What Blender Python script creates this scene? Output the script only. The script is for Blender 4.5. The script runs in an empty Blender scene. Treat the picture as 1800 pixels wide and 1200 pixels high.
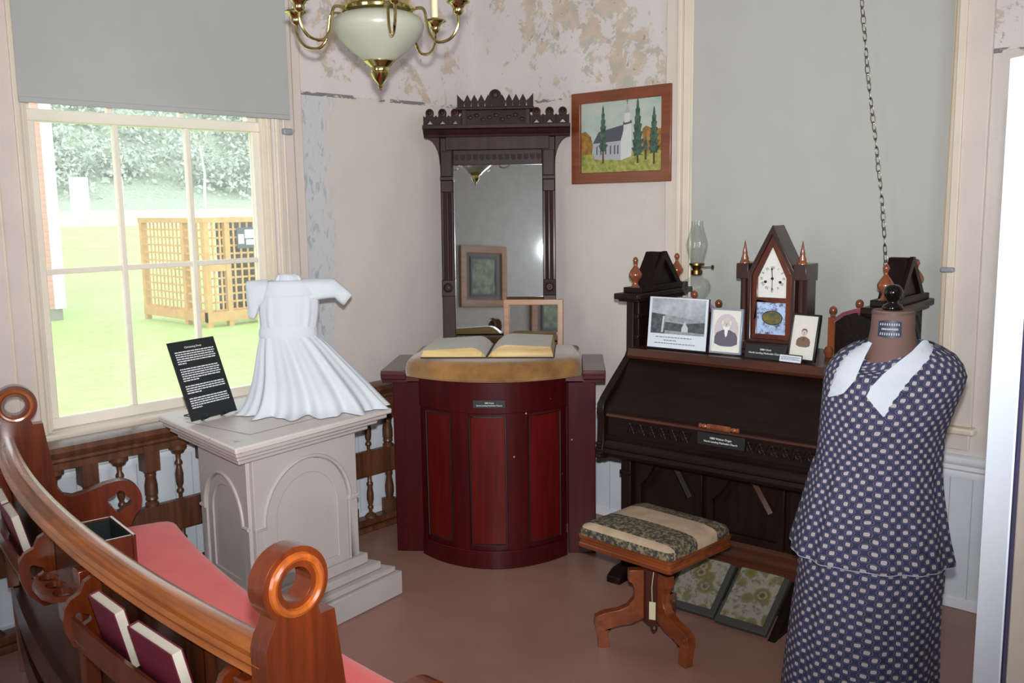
import bpy, bmesh, math, random
from mathutils import Vector, Matrix, Euler
from mathutils.geometry import tessellate_polygon
from math import sin, cos, pi, radians as RAD, sqrt
random.seed(7)
scn = bpy.context.scene
COL = scn.collection

# ------------------------------------------------------------------ camera
H = 1.65
FPX, YAW, PIT, ROL = 1654.0, RAD(42.6), RAD(8.27), RAD(-0.8)
fw = Vector((-sin(YAW)*cos(PIT), cos(YAW)*cos(PIT), -sin(PIT)))
r0 = Vector((cos(YAW), sin(YAW), 0)); u0 = r0.cross(fw)
rv = r0*cos(ROL) + u0*sin(ROL); uv = -r0*sin(ROL) + u0*cos(ROL)
cd = bpy.data.cameras.new('camera'); cam = bpy.data.objects.new('camera', cd); COL.objects.link(cam)
cd.sensor_width = 36.0; cd.lens = FPX/1800*36.0; cd.clip_start = 0.05; cd.clip_end = 400
cam.matrix_world = Matrix(((rv.x, uv.x, -fw.x, 0), (rv.y, uv.y, -fw.y, 0), (rv.z, uv.z, -fw.z, H), (0, 0, 0, 1)))
scn.camera = cam

# ------------------------------------------------------------------ world, lights, exposure
scn.view_settings.view_transform = 'Standard'; scn.view_settings.look = 'None'
scn.view_settings.exposure = 0.0; scn.view_settings.gamma = 1.0; scn.view_settings.use_curve_mapping = False
W = bpy.data.worlds.new('overcast_sky'); scn.world = W; W.use_nodes = True
W.node_tree.nodes['Background'].inputs[0].default_value = (0.86, 0.93, 1.0, 1)
W.node_tree.nodes['Background'].inputs[1].default_value = 2.6

def lamp(name, kind, loc, target, energy, color=(1, 1, 1), **kw):
    d = bpy.data.lights.new(name, kind); o = bpy.data.objects.new(name, d); COL.objects.link(o)
    o.location = loc; d.energy = energy; d.color = color
    v = Vector(target) - Vector(loc)
    o.rotation_euler = v.to_track_quat('-Z', 'Y').to_euler()
    for k, a in kw.items(): setattr(d, k, a)
    return o
# flash unit sitting above the lens
fp = Vector((0, 0, H)) + uv*0.10 + rv*0.0
lamp('camera_flash', 'SPOT', fp, fp + fw*3 + Vector((0, 0, 0.42)), 540, (0.965, 0.99, 1.0), spot_size=RAD(84), spot_blend=1.0, shadow_soft_size=0.022)
# added fill lamps, set at unseen window openings behind the photographer
lamp('added_fill_back', 'AREA', (-1.6, -2.45, 1.75), (-1.6, 0, 1.55), 11, (0.97, 0.99, 1.0), shape='RECTANGLE', size=1.15, size_y=2.0)
lamp('added_fill_side', 'AREA', (3.12, 0.9, 1.9), (0, 1.2, 1.6), 44, (0.97, 0.99, 1.0), shape='RECTANGLE', size=1.15, size_y=2.0)
lamp('added_fill_side', 'AREA', (3.12, -1.3, 1.9), (0, -1.0, 1.6), 30, (0.97, 0.99, 1.0), shape='RECTANGLE', size=1.15, size_y=2.0)

# ------------------------------------------------------------------ helpers
def S(r, g, b):
    f = lambda c: (c/12.92 if c <= 0.04045 else ((c+0.055)/1.055)**2.4)
    return (f(r/255), f(g/255), f(b/255), 1.0)

MATS = {}
def newmat(name):
    m = bpy.data.materials.new(name); m.use_nodes = True
    nt = m.node_tree; b = nt.nodes['Principled BSDF']
    return m, nt, b
def nd(nt, t, **kw):
    n = nt.nodes.new(t)
    for k, v in kw.items():
        if k.startswith('i_'):
            key = k[2:]
            n.inputs[int(key) if key.isdigit() else key].default_value = v
        else: setattr(n, k, v)
    return n
def coords(nt, scale=(1, 1, 1), kind='Object', rot=(0, 0, 0), loc=(0, 0, 0)):
    tc = nd(nt, 'ShaderNodeTexCoord'); mp = nd(nt, 'ShaderNodeMapping')
    mp.inputs['Scale'].default_value = scale; mp.inputs['Rotation'].default_value = rot; mp.inputs['Location'].default_value = loc
    nt.links.new(tc.outputs[kind], mp.inputs['Vector']); return mp.outputs['Vector']
def noise(nt, vec, scale, detail=3, rough=0.55, dist=0.0):
    n = nd(nt, 'ShaderNodeTexNoise'); n.inputs['Scale'].default_value = scale; n.inputs['Detail'].default_value = detail
    n.inputs['Roughness'].default_value = rough; n.inputs['Distortion'].default_value = dist
    nt.links.new(vec, n.inputs['Vector']); return n.outputs['Fac']
def ramp(nt, fac, stops, interp='LINEAR'):
    n = nd(nt, 'ShaderNodeValToRGB'); cr = n.color_ramp; cr.interpolation = interp
    while len(cr.elements) < len(stops): cr.elements.new(0.5)
    for e, (p, c) in zip(cr.elements, stops):
        e.position = p; e.color = c if len(c) == 4 else (*c, 1)
    nt.links.new(fac, n.inputs[0]); return n.outputs[0]
def mix(nt, fac, a, b, mode='MIX'):
    n = nd(nt, 'ShaderNodeMix', data_type='RGBA', blend_type=mode)
    if isinstance(fac, float): n.inputs[0].default_value = fac
    else: nt.links.new(fac, n.inputs[0])
    for s, x in ((6, a), (7, b)):
        if isinstance(x, tuple): n.inputs[s].default_value = x
        else: nt.links.new(x, n.inputs[s])
    return n.outputs[2]
def math_(nt, op, a, b=None, c=None):
    n = nd(nt, 'ShaderNodeMath', operation=op)
    for i, x in enumerate((a, b, c)):
        if x is None: continue
        if isinstance(x, (int, float)): n.inputs[i].default_value = x
        else: nt.links.new(x, n.inputs[i])
    return n.outputs[0]
def bump(nt, b, fac, strength=0.2, dist=0.01):
    n = nd(nt, 'ShaderNodeBump'); n.inputs['Strength'].default_value = strength; n.inputs['Distance'].default_value = dist
    nt.links.new(fac, n.inputs['Height']); nt.links.new(n.outputs[0], b.inputs['Normal'])
def sepxyz(nt, vec):
    n = nd(nt, 'ShaderNodeSeparateXYZ'); nt.links.new(vec, n.inputs[0]); return n.outputs
BLK = (0, 0, 0, 1); WHT = (1, 1, 1, 1)

def wood(name, dark, light, grain='Z', rough=0.35, coat=0.3, scale=1.0, contrast=1.0, wear=None, chips=False):
    m, nt, b = newmat(name)
    sc = {'X': (1.2, 16, 16), 'Y': (16, 1.2, 16), 'Z': (16, 16, 1.2)}[grain]
    v = coords(nt, tuple(s*scale for s in sc))
    n1 = noise(nt, v, 1.6, 5, 0.6, 0.6)
    v2 = coords(nt, (1, 1, 1)); n2 = noise(nt, v2, 3.0, 2)
    f = math_(nt, 'ADD', math_(nt, 'MULTIPLY', n1, 0.75), math_(nt, 'MULTIPLY', n2, 0.25))
    c = ramp(nt, f, [(0.5-0.18/contrast, dark), (0.5+0.18/contrast, light)])
    if wear is not None:
        w = noise(nt, v2, 28, 4, 0.7)
        c = mix(nt, ramp(nt, w, [(0.68, BLK), (0.76, WHT)]), c, wear)
    if chips:
        vo = nd(nt, 'ShaderNodeTexVoronoi'); vo.inputs['Scale'].default_value = 11; nt.links.new(v2, vo.inputs['Vector'])
        c = mix(nt, ramp(nt, vo.outputs['Distance'], [(.035, WHT), (.05, BLK)]), c, S(176, 150, 140))
    nt.links.new(c, b.inputs['Base Color'])
    b.inputs['Roughness'].default_value = rough
    b.inputs['Coat Weight'].default_value = coat; b.inputs['Coat Roughness'].default_value = 0.18
    bump(nt, b, n1, 0.12, 0.004)
    return m
def paint(name, col, rough=0.5, var=0.06, wear=None, wth=(0.66, 0.72), wscale=9.0, metal=0.0, bumpy=0.05):
    m, nt, b = newmat(name)
    v = coords(nt); n = noise(nt, v, 6, 4)
    d = tuple(max(0, x*(1-var*2)) for x in col[:3])+(1,); l = tuple(min(1, x*(1+var)) for x in col[:3])+(1,)
    c = ramp(nt, n, [(0.3, d), (0.7, l)])
    if wear is not None:
        w = noise(nt, v, wscale, 6, 0.7)
        c = mix(nt, ramp(nt, w, [(wth[0], BLK), (wth[1], WHT)]), c, wear)
    nt.links.new(c, b.inputs['Base Color']); b.inputs['Roughness'].default_value = rough
    b.inputs['Metallic'].default_value = metal
    if bumpy: bump(nt, b, noise(nt, v, 60, 3), bumpy, 0.004)
    return m
def flat(name, col, rough=0.6, metal=0.0):
    m, nt, b = newmat(name); b.inputs['Base Color'].default_value = col
    b.inputs['Roughness'].default_value = rough; b.inputs['Metallic'].default_value = metal
    # faint procedural mottling
    v = coords(nt); n = noise(nt, v, 40, 2)
    c = ramp(nt, n, [(0.3, tuple(x*0.94 for x in col[:3])+(1,)), (0.7, col)]); nt.links.new(c, b.inputs['Base Color'])
    return m
def glassmat(name, tint=(0.97, 0.99, 0.98, 1), gloss=0.08, haze=0.03):
    m, nt, b = newmat(name); nt.nodes.remove(b)
    out = nt.nodes['Material Output']
    t = nd(nt, 'ShaderNodeBsdfTransparent'); t.inputs[0].default_value = tint
    g = nd(nt, 'ShaderNodeBsdfGlossy'); g.inputs['Roughness'].default_value = 0.02
    d = nd(nt, 'ShaderNodeBsdfDiffuse'); d.inputs[0].default_value = (0.9, 0.92, 0.9, 1)
    lw = nd(nt, 'ShaderNodeLayerWeight'); lw.inputs[0].default_value = 0.25
    f = math_(nt, 'MULTIPLY_ADD', lw.outputs['Facing'], 0.3, gloss)
    m1 = nd(nt, 'ShaderNodeMixShader'); nt.links.new(f, m1.inputs[0]); nt.links.new(t.outputs[0], m1.inputs[1]); nt.links.new(g.outputs[0], m1.inputs[2])
    m2 = nd(nt, 'ShaderNodeMixShader'); m2.inputs[0].default_value = haze
    nt.links.new(m1.outputs[0], m2.inputs[1]); nt.links.new(d.outputs[0], m2.inputs[2]); nt.links.new(m2.outputs[0], out.inputs[0])
    return m

class MB:
    """collects geometry and links it as ONE mesh object"""
    def __init__(s): s.v = []; s.f = []; s.m = []; s.uv = {}
    def add(s, verts, faces, mi=0):
        o = len(s.v); s.v += [tuple(v) for v in verts]
        for f in faces: s.f.append(tuple(i+o for i in f)); s.m.append(mi)
        return s
    def box(s, a, b, mi=0, mat=None):
        (x0, y0, z0), (x1, y1, z1) = a, b
        x0, x1 = min(x0, x1), max(x0, x1); y0, y1 = min(y0, y1), max(y0, y1); z0, z1 = min(z0, z1), max(z0, z1)
        vs = [Vector(p) for p in ((x0, y0, z0), (x1, y0, z0), (x1, y1, z0), (x0, y1, z0), (x0, y0, z1), (x1, y0, z1), (x1, y1, z1), (x0, y1, z1))]
        if mat is not None: vs = [mat @ v for v in vs]
        return s.add(vs, [(0, 3, 2, 1), (4, 5, 6, 7), (0, 1, 5, 4), (1, 2, 6, 5), (2, 3, 7, 6), (3, 0, 4, 7)], mi)
    def prism(s, poly, fn, t0, t1, holes=(), mi=0):
        """poly (a,b) extruded between t0 and t1, fn(a,b,t)->point; holes are cut through"""
        loops = [list(poly)] + [list(h) for h in holes]
        tri = tessellate_polygon([[Vector((p[0], p[1], 0)) for p in l] for l in loops])
        flatp = [p for l in loops for p in l]; n = len(flatp)
        vs = [fn(p[0], p[1], t0) for p in flatp] + [fn(p[0], p[1], t1) for p in flatp]
        fs = []
        for t in tri:
            fs.append((t[0], t[1], t[2])); fs.append((t[2]+n, t[1]+n, t[0]+n))
        o = 0
        for l in loops:
            k = len(l)
            for i in range(k):
                j = (i+1) % k
                fs.append((o+i, o+j, o+j+n, o+i+n))
            o += k
        return s.add(vs, fs, mi)
    def lathe(s, prof, c=(0, 0, 0), n=24, mat=None, mi=0, squash=1.0):
        vs = []; fs = []
        for r, z in prof:
            for i in range(n):
                a = 2*pi*i/n; p = Vector((r*cos(a), r*sin(a)*squash, z))
                if mat is not None: p = mat @ p
                vs.append(p + Vector(c))
        k = len(prof)
        for j in range(k-1):
            for i in range(n):
                i2 = (i+1) % n
                fs.append((j*n+i, j*n+i2, (j+1)*n+i2, (j+1)*n+i))
        fs.append(tuple(reversed(range(n)))); fs.append(tuple((k-1)*n+i for i in range(n)))
        return s.add(vs, fs, mi)
    def tube(s, pts, rad, n=8, closed=False, mi=0):
        pts = [Vector(p) for p in pts]; k = len(pts)
        rads = rad if isinstance(rad, (list, tuple)) else [rad]*k
        vs = []; prev = None
        for i, p in enumerate(pts):
            if closed: t = pts[(i+1) % k] - pts[i-1]
            else: t = pts[min(i+1, k-1)] - pts[max(i-1, 0)]
            t.normalize()
            if prev is None:
                a = Vector((0, 0, 1)) if abs(t.z) < 0.9 else Vector((1, 0, 0))
            else: a = prev
            x = (a - t*a.dot(t)).normalized(); y = t.cross(x); prev = x
            for j in range(n):
                q = 2*pi*j/n; vs.append(p + (x*cos(q) + y*sin(q))*rads[i])
        fs = []
        for i in range(k if closed else k-1):
            i2 = (i+1) % k
            for j in range(n):
                j2 = (j+1) % n
                fs.append((i*n+j, i*n+j2, i2*n+j2, i2*n+j))
        if not closed:
            fs.append(tuple(reversed(range(n)))); fs.append(tuple((k-1)*n+j for j in range(n)))
        return s.add(vs, fs, mi)
    def loft(s, rings, cap=True, close=True, mi=0):
        n = len(rings[0]); vs = [p for r in rings for p in r]; fs = []
        for i in range(len(rings)-1):
            for j in range(n if close else n-1):
                j2 = (j+1) % n
                fs.append((i*n+j, i*n+j2, (i+1)*n+j2, (i+1)*n+j))
        if cap:
            fs.append(tuple(reversed(range(n)))); k = (len(rings)-1)*n; fs.append(tuple(k+j for j in range(n)))
        return s.add(vs, fs, mi)
    def sphere(s, c, r, n=16, k=10, mi=0, sq=(1, 1, 1)):
        prof = [(max(1e-4, r*sin(pi*i/k)), -r*cos(pi*i/k)) for i in range(k+1)]
        return s.lathe(prof, c, n, Matrix.Diagonal((sq[0], sq[1], sq[2], 1)), mi)
    def build(s, name, mats, parent=None, smooth=35, bevel=0.0, seg=2, loc=None, rot=None, kind=None, subsurf=0, label=None):
        me = bpy.data.meshes.new(name); me.from_pydata(s.v, [], s.f)
        bm = bmesh.new(); bm.from_mesh(me); bmesh.ops.recalc_face_normals(bm, faces=bm.faces); bm.to_mesh(me); bm.free()
        if not isinstance(mats, (list, tuple)): mats = [mats]
        for m in mats: me.materials.append(m)
        for p, mi in zip(me.polygons, s.m): p.material_index = mi
        if smooth:
            for p in me.polygons: p.use_smooth = True
            me.set_sharp_from_angle(angle=RAD(smooth))
        o = bpy.data.objects.new(name, me); COL.objects.link(o)
        if parent is not None: o.parent = parent
        if loc is not None: o.location = loc
        if rot is not None: o.rotation_euler = rot
        if bevel:
            md = o.modifiers.new('bevel', 'BEVEL'); md.width = bevel; md.segments = seg; md.limit_method = 'ANGLE'; md.angle_limit = RAD(40); md.harden_normals = False
        if subsurf:
            md = o.modifiers.new('subsurf', 'SUBSURF'); md.levels = subsurf; md.render_levels = subsurf
        if kind: o['kind'] = kind
        if label: o['label'] = label
        return o

def thing(name, label, cat, loc=(0, 0, 0), rz=0.0, group=None, rot=None):
    o = bpy.data.objects.new(name, None); COL.objects.link(o); o.location = loc
    o.rotation_euler = rot if rot else (0, 0, rz); o.empty_display_size = 0.05
    tag(o, label, cat, group); return o
def tag(o, label, cat, group=None):
    o['label'] = label; o['category'] = cat
    if group: o['group'] = group
    return o
def text(body, size, loc, rot, parent, mat, align='CENTER', extrude=0.0003, name='lettering', xs=1.0):
    c = bpy.data.curves.new(name, 'FONT'); c.body = body; c.size = size; c.align_x = align; c.align_y = 'CENTER'; c.extrude = extrude
    c.materials.append(mat)
    tmp = bpy.data.objects.new('tmp', c); me = bpy.data.meshes.new_from_object(tmp); bpy.data.objects.remove(tmp); bpy.data.curves.remove(c)
    me.name = name; o = bpy.data.objects.new(name, me); COL.objects.link(o); o.parent = parent; o.location = loc; o.rotation_euler = rot
    o.scale = (xs, 1, 1)
    return o
def arc(cx, cy, r, a0, a1, n=12):
    return [(cx + r*cos(RAD(a0+(a1-a0)*i/n)), cy + r*sin(RAD(a0+(a1-a0)*i/n))) for i in range(n+1)]
def circ(cx, cy, r, n=24, ry=None, f=None):
    ry = ry or r
    return [(cx + (f(2*pi*i/n) if f else 1)*r*cos(2*pi*i/n), cy + (f(2*pi*i/n) if f else 1)*ry*sin(2*pi*i/n)) for i in range(n)]
XY = lambda a, b, t: (a, b, t)
XZ = lambda a, b, t: (a, t, b)
YZ = lambda a, b, t: (t, a, b)

# ------------------------------------------------------------------ materials
cream = paint('cream_paint', S(222, 208, 190), 0.4, 0.03, wear=S(170, 150, 130), wth=(0.70, 0.74), wscale=14)
casingp = paint('pinkish_casing_paint', S(214, 200, 192), 0.45, 0.03, wear=S(150, 140, 130), wth=(0.74, 0.78), wscale=20)
sashp = paint('sash_paint', S(238, 228, 212), 0.4, 0.03)
whitep = paint('white_paint', S(236, 238, 244), 0.4, 0.02)
orange = wood('golden_varnished_wood', S(96, 44, 12), S(186, 104, 34), 'X', 0.25, 0.5)
pewwood = wood('red_brown_pew_wood', S(72, 26, 8), S(116, 48, 15), 'Z', 0.25, 0.6)
ringwood = wood('orange_pew_wood', S(118, 54, 16), S(176, 90, 28), 'Z', 0.2, 0.7)
pewdark = wood('dark_pew_back_wood', S(36, 18, 12), S(74, 36, 20), 'Z', 0.35, 0.3)
railwood = wood('balustrade_wood', S(62, 34, 22), S(120, 76, 50), 'Z', 0.4, 0.25)
organwood = wood('dark_walnut', S(19, 11, 9), S(35, 20, 16), 'X', 0.4, 0.06)
organwoodv = wood('dark_walnut_upright', S(19, 11, 9), S(35, 20, 16), 'Z', 0.4, 0.06)
organred = wood('reddish_walnut_trim', S(50, 24, 17), S(84, 44, 28), 'X', 0.33, 0.3)
organturn = wood('turned_walnut', S(88, 40, 24), S(150, 84, 50), 'Z', 0.22, 0.6)
carved = paint('carved_dark_walnut', S(26, 15, 13), 0.45, 0.2, bumpy=0.3)
mirrorwood = wood('dark_mahogany', S(34, 17, 18), S(60, 32, 32), 'Z', 0.45, 0.05)
mirrorcarve = paint('greyish_carved_mahogany', S(44, 31, 33), 0.6, 0.15, bumpy=0.2)
maroon = wood('maroon_painted_wood', S(52, 7, 10), S(74, 12, 14), 'Z', 0.4, 0.05, wear=S(80, 26, 26), chips=True)
maroonred = wood('red_maroon_panel', S(70, 11, 10), S(98, 19, 16), 'Z', 0.4, 0.05)
maroondk = wood('dark_maroon_cap', S(60, 28, 28), S(96, 54, 52), 'X', 0.3, 0.4)
for _m in (mirrorwood, mirrorcarve, maroon, maroonred, organwood, organwoodv, carved): _m.node_tree.nodes['Principled BSDF'].inputs['Specular IOR Level'].default_value = 0.2
blackmat = flat('black_card', S(26, 28, 30), 0.5)
ink = flat('white_lettering', S(232, 232, 236), 0.6)
inkdk = flat('grey_lettering', S(96, 96, 104), 0.6)
inkblack = flat('black_lettering', S(24, 22, 22), 0.6)
brass = flat('polished_brass', S(216, 202, 140), 0.13, 1.0)
brassold = flat('aged_brass', S(150, 122, 74), 0.3, 1.0)
steel = flat('steel_chain', S(140, 134, 122), 0.35, 1.0)
mirrorglass = flat('mirror_glass', S(214, 220, 222), 0.02, 1.0)
glass = glassmat('clear_glass', (0.97, 0.98, 0.97, 1), 0.05, 0.012)
windowglass = glassmat('old_window_glass', (0.97, 0.99, 0.98, 1), 0.03, 0.09)

def plaster(name, seed, scuff_axis=None):
    m, nt, b = newmat(name)
    v = coords(nt); xyz = sepxyz(nt, v)
    z = xyz[2]
    base = ramp(nt, noise(nt, v, 2.2, 3), [(0.3, S(205, 195, 188)), (0.7, S(214, 203, 195))])
    up = ramp(nt, noise(nt, v, 3, 3), [(0.3, S(206, 198, 196)), (0.7, S(216, 207, 204))])
    vv = coords(nt, (1, 1, 1), loc=(seed, seed*0.7, 0))
    n1 = noise(nt, vv, 7.5, 8, 0.72, 0.3)
    big = noise(nt, vv, 1.6, 2)
    msk = ramp(nt, math_(nt, 'ADD', n1, math_(nt, 'MULTIPLY', math_(nt, 'SUBTRACT', big, 0.5), 0.5)), [(0.555, BLK), (0.58, WHT)])
    pc = ramp(nt, noise(nt, vv, 7, 4), [(0.38, S(160, 152, 130)), (0.47, S(186, 160, 128)), (0.55, S(196, 172, 142)), (0.62, S(158, 160, 140))])
    up2 = mix(nt, math_(nt, 'MULTIPLY', msk, 0.62), up, pc)
    n3 = noise(nt, vv, 26, 3, 0.6)
    spk = ramp(nt, math_(nt, 'ADD', n3, math_(nt, 'MULTIPLY', math_(nt, 'SUBTRACT', big, 0.5), 0.3)), [(0.70, BLK), (0.72, WHT)])
    up3 = mix(nt, math_(nt, 'MULTIPLY', spk, 0.6), up2, S(136, 124, 116))
    # nail holes and grey spots low down
    vo = nd(nt, 'ShaderNodeTexVoronoi'); vo.inputs['Scale'].default_value = 2.1; nt.links.new(vv, vo.inputs['Vector'])
    dot = ramp(nt, vo.outputs['Distance'], [(0.016, WHT), (0.026, BLK)])
    low = mix(nt, math_(nt, 'MULTIPLY', dot, 0.8), base, S(70, 62, 62))
    if scuff_axis is not None:
        yy = xyz[1]
        # blue-grey scuffed strip beside the window casing
        d = math_(nt, 'SUBTRACT', yy, scuff_axis)
        edge = math_(nt, 'ADD', d, math_(nt, 'MULTIPLY', math_(nt, 'SUBTRACT', noise(nt, vv, 4, 3), 0.5), 0.22))
        strip = math_(nt, 'MULTIPLY', ramp(nt, edge, [(0.11, WHT), (0.20, BLK)]), math_(nt, 'GREATER_THAN', d, -0.06))
        low = mix(nt, math_(nt, 'MULTIPLY', strip, 0.75), low, S(196, 198, 204))
        vs = coords(nt, (1, 26, 9), loc=(0, 0, 2)); sc = ramp(nt, noise(nt, vs, 1.4, 5, 0.7, 0.5), [(0.56, BLK), (0.62, WHT)])
        low = mix(nt, math_(nt, 'MULTIPLY', math_(nt, 'MULTIPLY', sc, strip), 0.5), low, S(120, 140, 146))
    f = math_(nt, 'GREATER_THAN', z, 2.195)
    c = mix(nt, f, low, up3)
    # broken dark line where the old border was
    ln = math_(nt, 'LESS_THAN', math_(nt, 'ABSOLUTE', math_(nt, 'SUBTRACT', z, 2.192)), 0.009)
    vl = coords(nt, (9, 9, 30), loc=(seed, 0, 0)); lm = ramp(nt, noise(nt, vl, 1.0, 4, 0.7), [(0.49, BLK), (0.53, WHT)])
    c = mix(nt, math_(nt, 'MULTIPLY', math_(nt, 'MULTIPLY', ln, lm), 0.8), c, S(84, 86, 90))
    nt.links.new(c, b.inputs['Base Color']); b.inputs['Roughness'].default_value = 0.6
    h = math_(nt, 'ADD', math_(nt, 'MULTIPLY', noise(nt, v, 9, 4), 0.6), math_(nt, 'MULTIPLY', msk, -0.25))
    bump(nt, b, h, 0.25, 0.012)
    return m
plL = plaster('plaster_left', 3.1, 2.72); plR = plaster('plaster_right', 11.7)
plain = paint('plain_wall_paint', S(176, 172, 168), 0.6, 0.04)

def beadboard(name, axis):
    m, nt, b = newmat(name)
    v = coords(nt); xyz = sepxyz(nt, v); a = xyz[0] if axis == 'X' else xyz[1]
    fr = math_(nt, 'FRACT', math_(nt, 'MULTIPLY', a, 1/0.085))
    g = math_(nt, 'LESS_THAN', fr, 0.045)
    n = ramp(nt, noise(nt, v, 5, 3), [(0.3, S(212, 218, 226)), (0.7, S(224, 229, 236))])
    c = mix(nt, math_(nt, 'MULTIPLY', g, 0.45), n, S(120, 124, 132))
    nt.links.new(c, b.inputs['Base Color']); b.inputs['Roughness'].default_value = 0.4
    bump(nt, b, math_(nt, 'SUBTRACT', 1.0, g), 0.5, 0.004)
    return m
bbL = beadboard('beadboard_left', 'Y'); bbR = beadboard('beadboard_right', 'X')

def floormat():
    m, nt, b = newmat('brown_painted_floor')
    v = coords(nt); c = ramp(nt, noise(nt, v, 1.6, 5, 0.6), [(0.3, S(150, 110, 98)), (0.7, S(166, 124, 111))])
    st = ramp(nt, noise(nt, v, 24, 5, 0.75), [(0.72, BLK), (0.78, WHT)])
    c = mix(nt, math_(nt, 'MULTIPLY', st, 0.35), c, S(176, 150, 140))
    vo = nd(nt, 'ShaderNodeTexVoronoi'); vo.inputs['Scale'].default_value = 7; nt.links.new(v, vo.inputs['Vector'])
    dk = ramp(nt, vo.outputs['Distance'], [(0.03, WHT), (0.05, BLK)])
    c = mix(nt, math_(nt, 'MULTIPLY', dk, 0.35), c, S(80, 56, 50))
    nt.links.new(c, b.inputs['Base Color'])
    rr = ramp(nt, noise(nt, v, 8, 4), [(0.3, (0.28,)*3), (0.7, (0.42,)*3)]); nt.links.new(rr, b.inputs['Roughness'])
    bump(nt, b, noise(nt, v, 14, 4), 0.12, 0.006)
    return m
floorm = floormat()
shadeL = paint('grey_shade_cloth', S(172, 172, 170), 0.7, 0.015, bumpy=0.02)
shadeR = paint('warm_grey_shade_cloth', S(178, 178, 172), 0.7, 0.015, bumpy=0.02)

# ------------------------------------------------------------------ room shell
XL, YR, ZC = -3.85, 3.90, 3.18
def struct(name, mb, mats, **kw): return mb.build(name, mats, kind='structure', **kw)
m = MB(); m.box((-4.1, -2.7, -0.06), (3.4, 4.15, 0)); struct('floor', m, floorm, smooth=0)
m = MB(); m.box((-4.1, -2.7, ZC), (3.4, 4.15, ZC+0.06)); struct('ceiling', m, plain, smooth=0)
# left wall with the window opening
LY0, LY1, LZ0, LZ1 = 1.44, 2.545, 0.775, 2.92
m = MB()
m.box((-4.0, -2.7, 0), (XL, LY0, ZC)); m.box((-4.0, LY1, 0), (XL, YR+0.15, ZC))
m.box((-4.0, LY0, 0), (XL, LY1, LZ0)); m.box((-4.0, LY0, LZ1), (XL, LY1, ZC)); struct('wall_left', m, plL, smooth=0)
# right wall with its window opening
RX0, RX1, RZ0, RZ1 = -2.468, -1.245, 0.755, 2.92
m = MB()
m.box((XL, YR, 0), (RX0, YR+0.15, ZC)); m.box((RX1, YR, 0), (3.4, YR+0.15, ZC))
m.box((RX0, YR, 0), (RX1, YR+0.15, RZ0)); m.box((RX0, YR, RZ1), (RX1, YR+0.15, ZC)); struct('wall_right', m, plR, smooth=0)
# walls behind the photographer, with window openings added for the fill light
m = MB(); m.box((-4.0, -2.7, 0), (-2.25, -2.55, ZC)); m.box((-0.95, -2.7, 0), (3.4, -2.55, ZC))
m.box((-2.25, -2.7, 0), (-0.95, -2.55, 0.7)); m.box((-2.25, -2.7, 2.85), (-0.95, -2.55, ZC)); struct('wall_back', m, plain, smooth=0)
m = MB(); m.box((3.2, -2.7, 0), (3.35, -1.95, ZC)); m.box((3.2, -0.65, 0), (3.35, 0.25, ZC)); m.box((3.2, 1.55, 0), (3.35, 4.1, ZC))
m.box((3.2, -1.95, 0), (3.35, -0.65, 0.85)); m.box((3.2, -1.95, 2.95), (3.35, -0.65, ZC)); m.box((3.2, 0.25, 0), (3.35, 1.55, 0.85)); m.box((3.2, 0.25, 2.95), (3.35, 1.55, ZC)); struct('wall_front', m, plain, smooth=0)

# wainscot boards, chair rails, baseboards
m = MB(); m.box((XL, -2.5, 0.0), (XL+0.012, YR, 0.60)); struct('trim_1', m, bbL, smooth=0)
m = MB(); m.box((XL, YR-0.012, 0.0), (3.2, YR, 0.60)); struct('trim_2', m, bbR, smooth=0)
def chair(name, axis):
    prof = [(0, .575), (.014, .575), (.018, .59), (.016, .602), (.026, .612), (.026, .628), (.034, .636), (.04, .648), (.04, .662), (.03, .668), (0, .668)]
    m = MB()
    if axis == 'L': m.prism(prof, lambda a, b, t: (XL+a, t, b), -2.5, YR)
    else: m.prism(prof, lambda a, b, t: (t, YR-a, b-0.03), XL, 3.2)
    struct(name, m, whitep)
chair('trim_3', 'L'); chair('trim_4', 'R')
m = MB(); m.box((XL, -2.5, 0), (XL+0.02, YR, 0.05)); struct('baseboard_left', m, whitep, bevel=0.004)
m = MB(); m.box((XL, YR-0.02, 0), (3.2, YR, 0.045)); struct('baseboard_right', m, whitep, bevel=0.004)

# ---- left window
w1 = bpy.data.objects.new('window_1', None); COL.objects.link(w1); w1['kind'] = 'structure'
m = MB()   # jamb lining + stops
for y, s in ((LY0, 1), (LY1, -1)):
    m.box((-4.0, y, LZ0), (XL+0.002, y+0.018*s, LZ1)); m.box((-3.893, y, LZ0), (-3.87, y+0.034*s, LZ1))
m.box((-4.0, LY0, LZ1-0.02), (XL+0.002, LY1, LZ1)); m.build('jamb', cream, w1, bevel=0.002)
m = MB(); m.box((-4.03, LY0-0.10, 0.745), (-3.80, LY1+0.105, 0.772)); m.build('sill', cream, w1, bevel=0.008)
m = MB()
for y0, y1 in ((LY0-0.21, LY0), (LY1, LY1+0.165)):
    m.box((XL, y0, 0.772), (XL+0.022, y1, 3.02)); 
m.box((XL, LY0-0.115, LZ1), (XL+0.022, LY1+0.165, 3.03)); m.build('casing', casingp, w1, bevel=0.004)
m = MB(); m.box((XL+0.022, LY1+0.008, 0.772), (XL+0.036, LY1+0.028, 3.02)); m.box((XL+0.022, LY1+0.05, 0.772), (XL+0.03, LY1+0.062, 3.02)); m.box((XL+0.022, LY0-0.11, 0.772), (XL+0.028, LY0-0.10, 3.02)); m.box((XL+0.022, LY0-0.03, 0.772), (XL+0.036, LY0-0.01, 3.02)); m.build('casing_bead', cream, w1, bevel=0.003)
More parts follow.
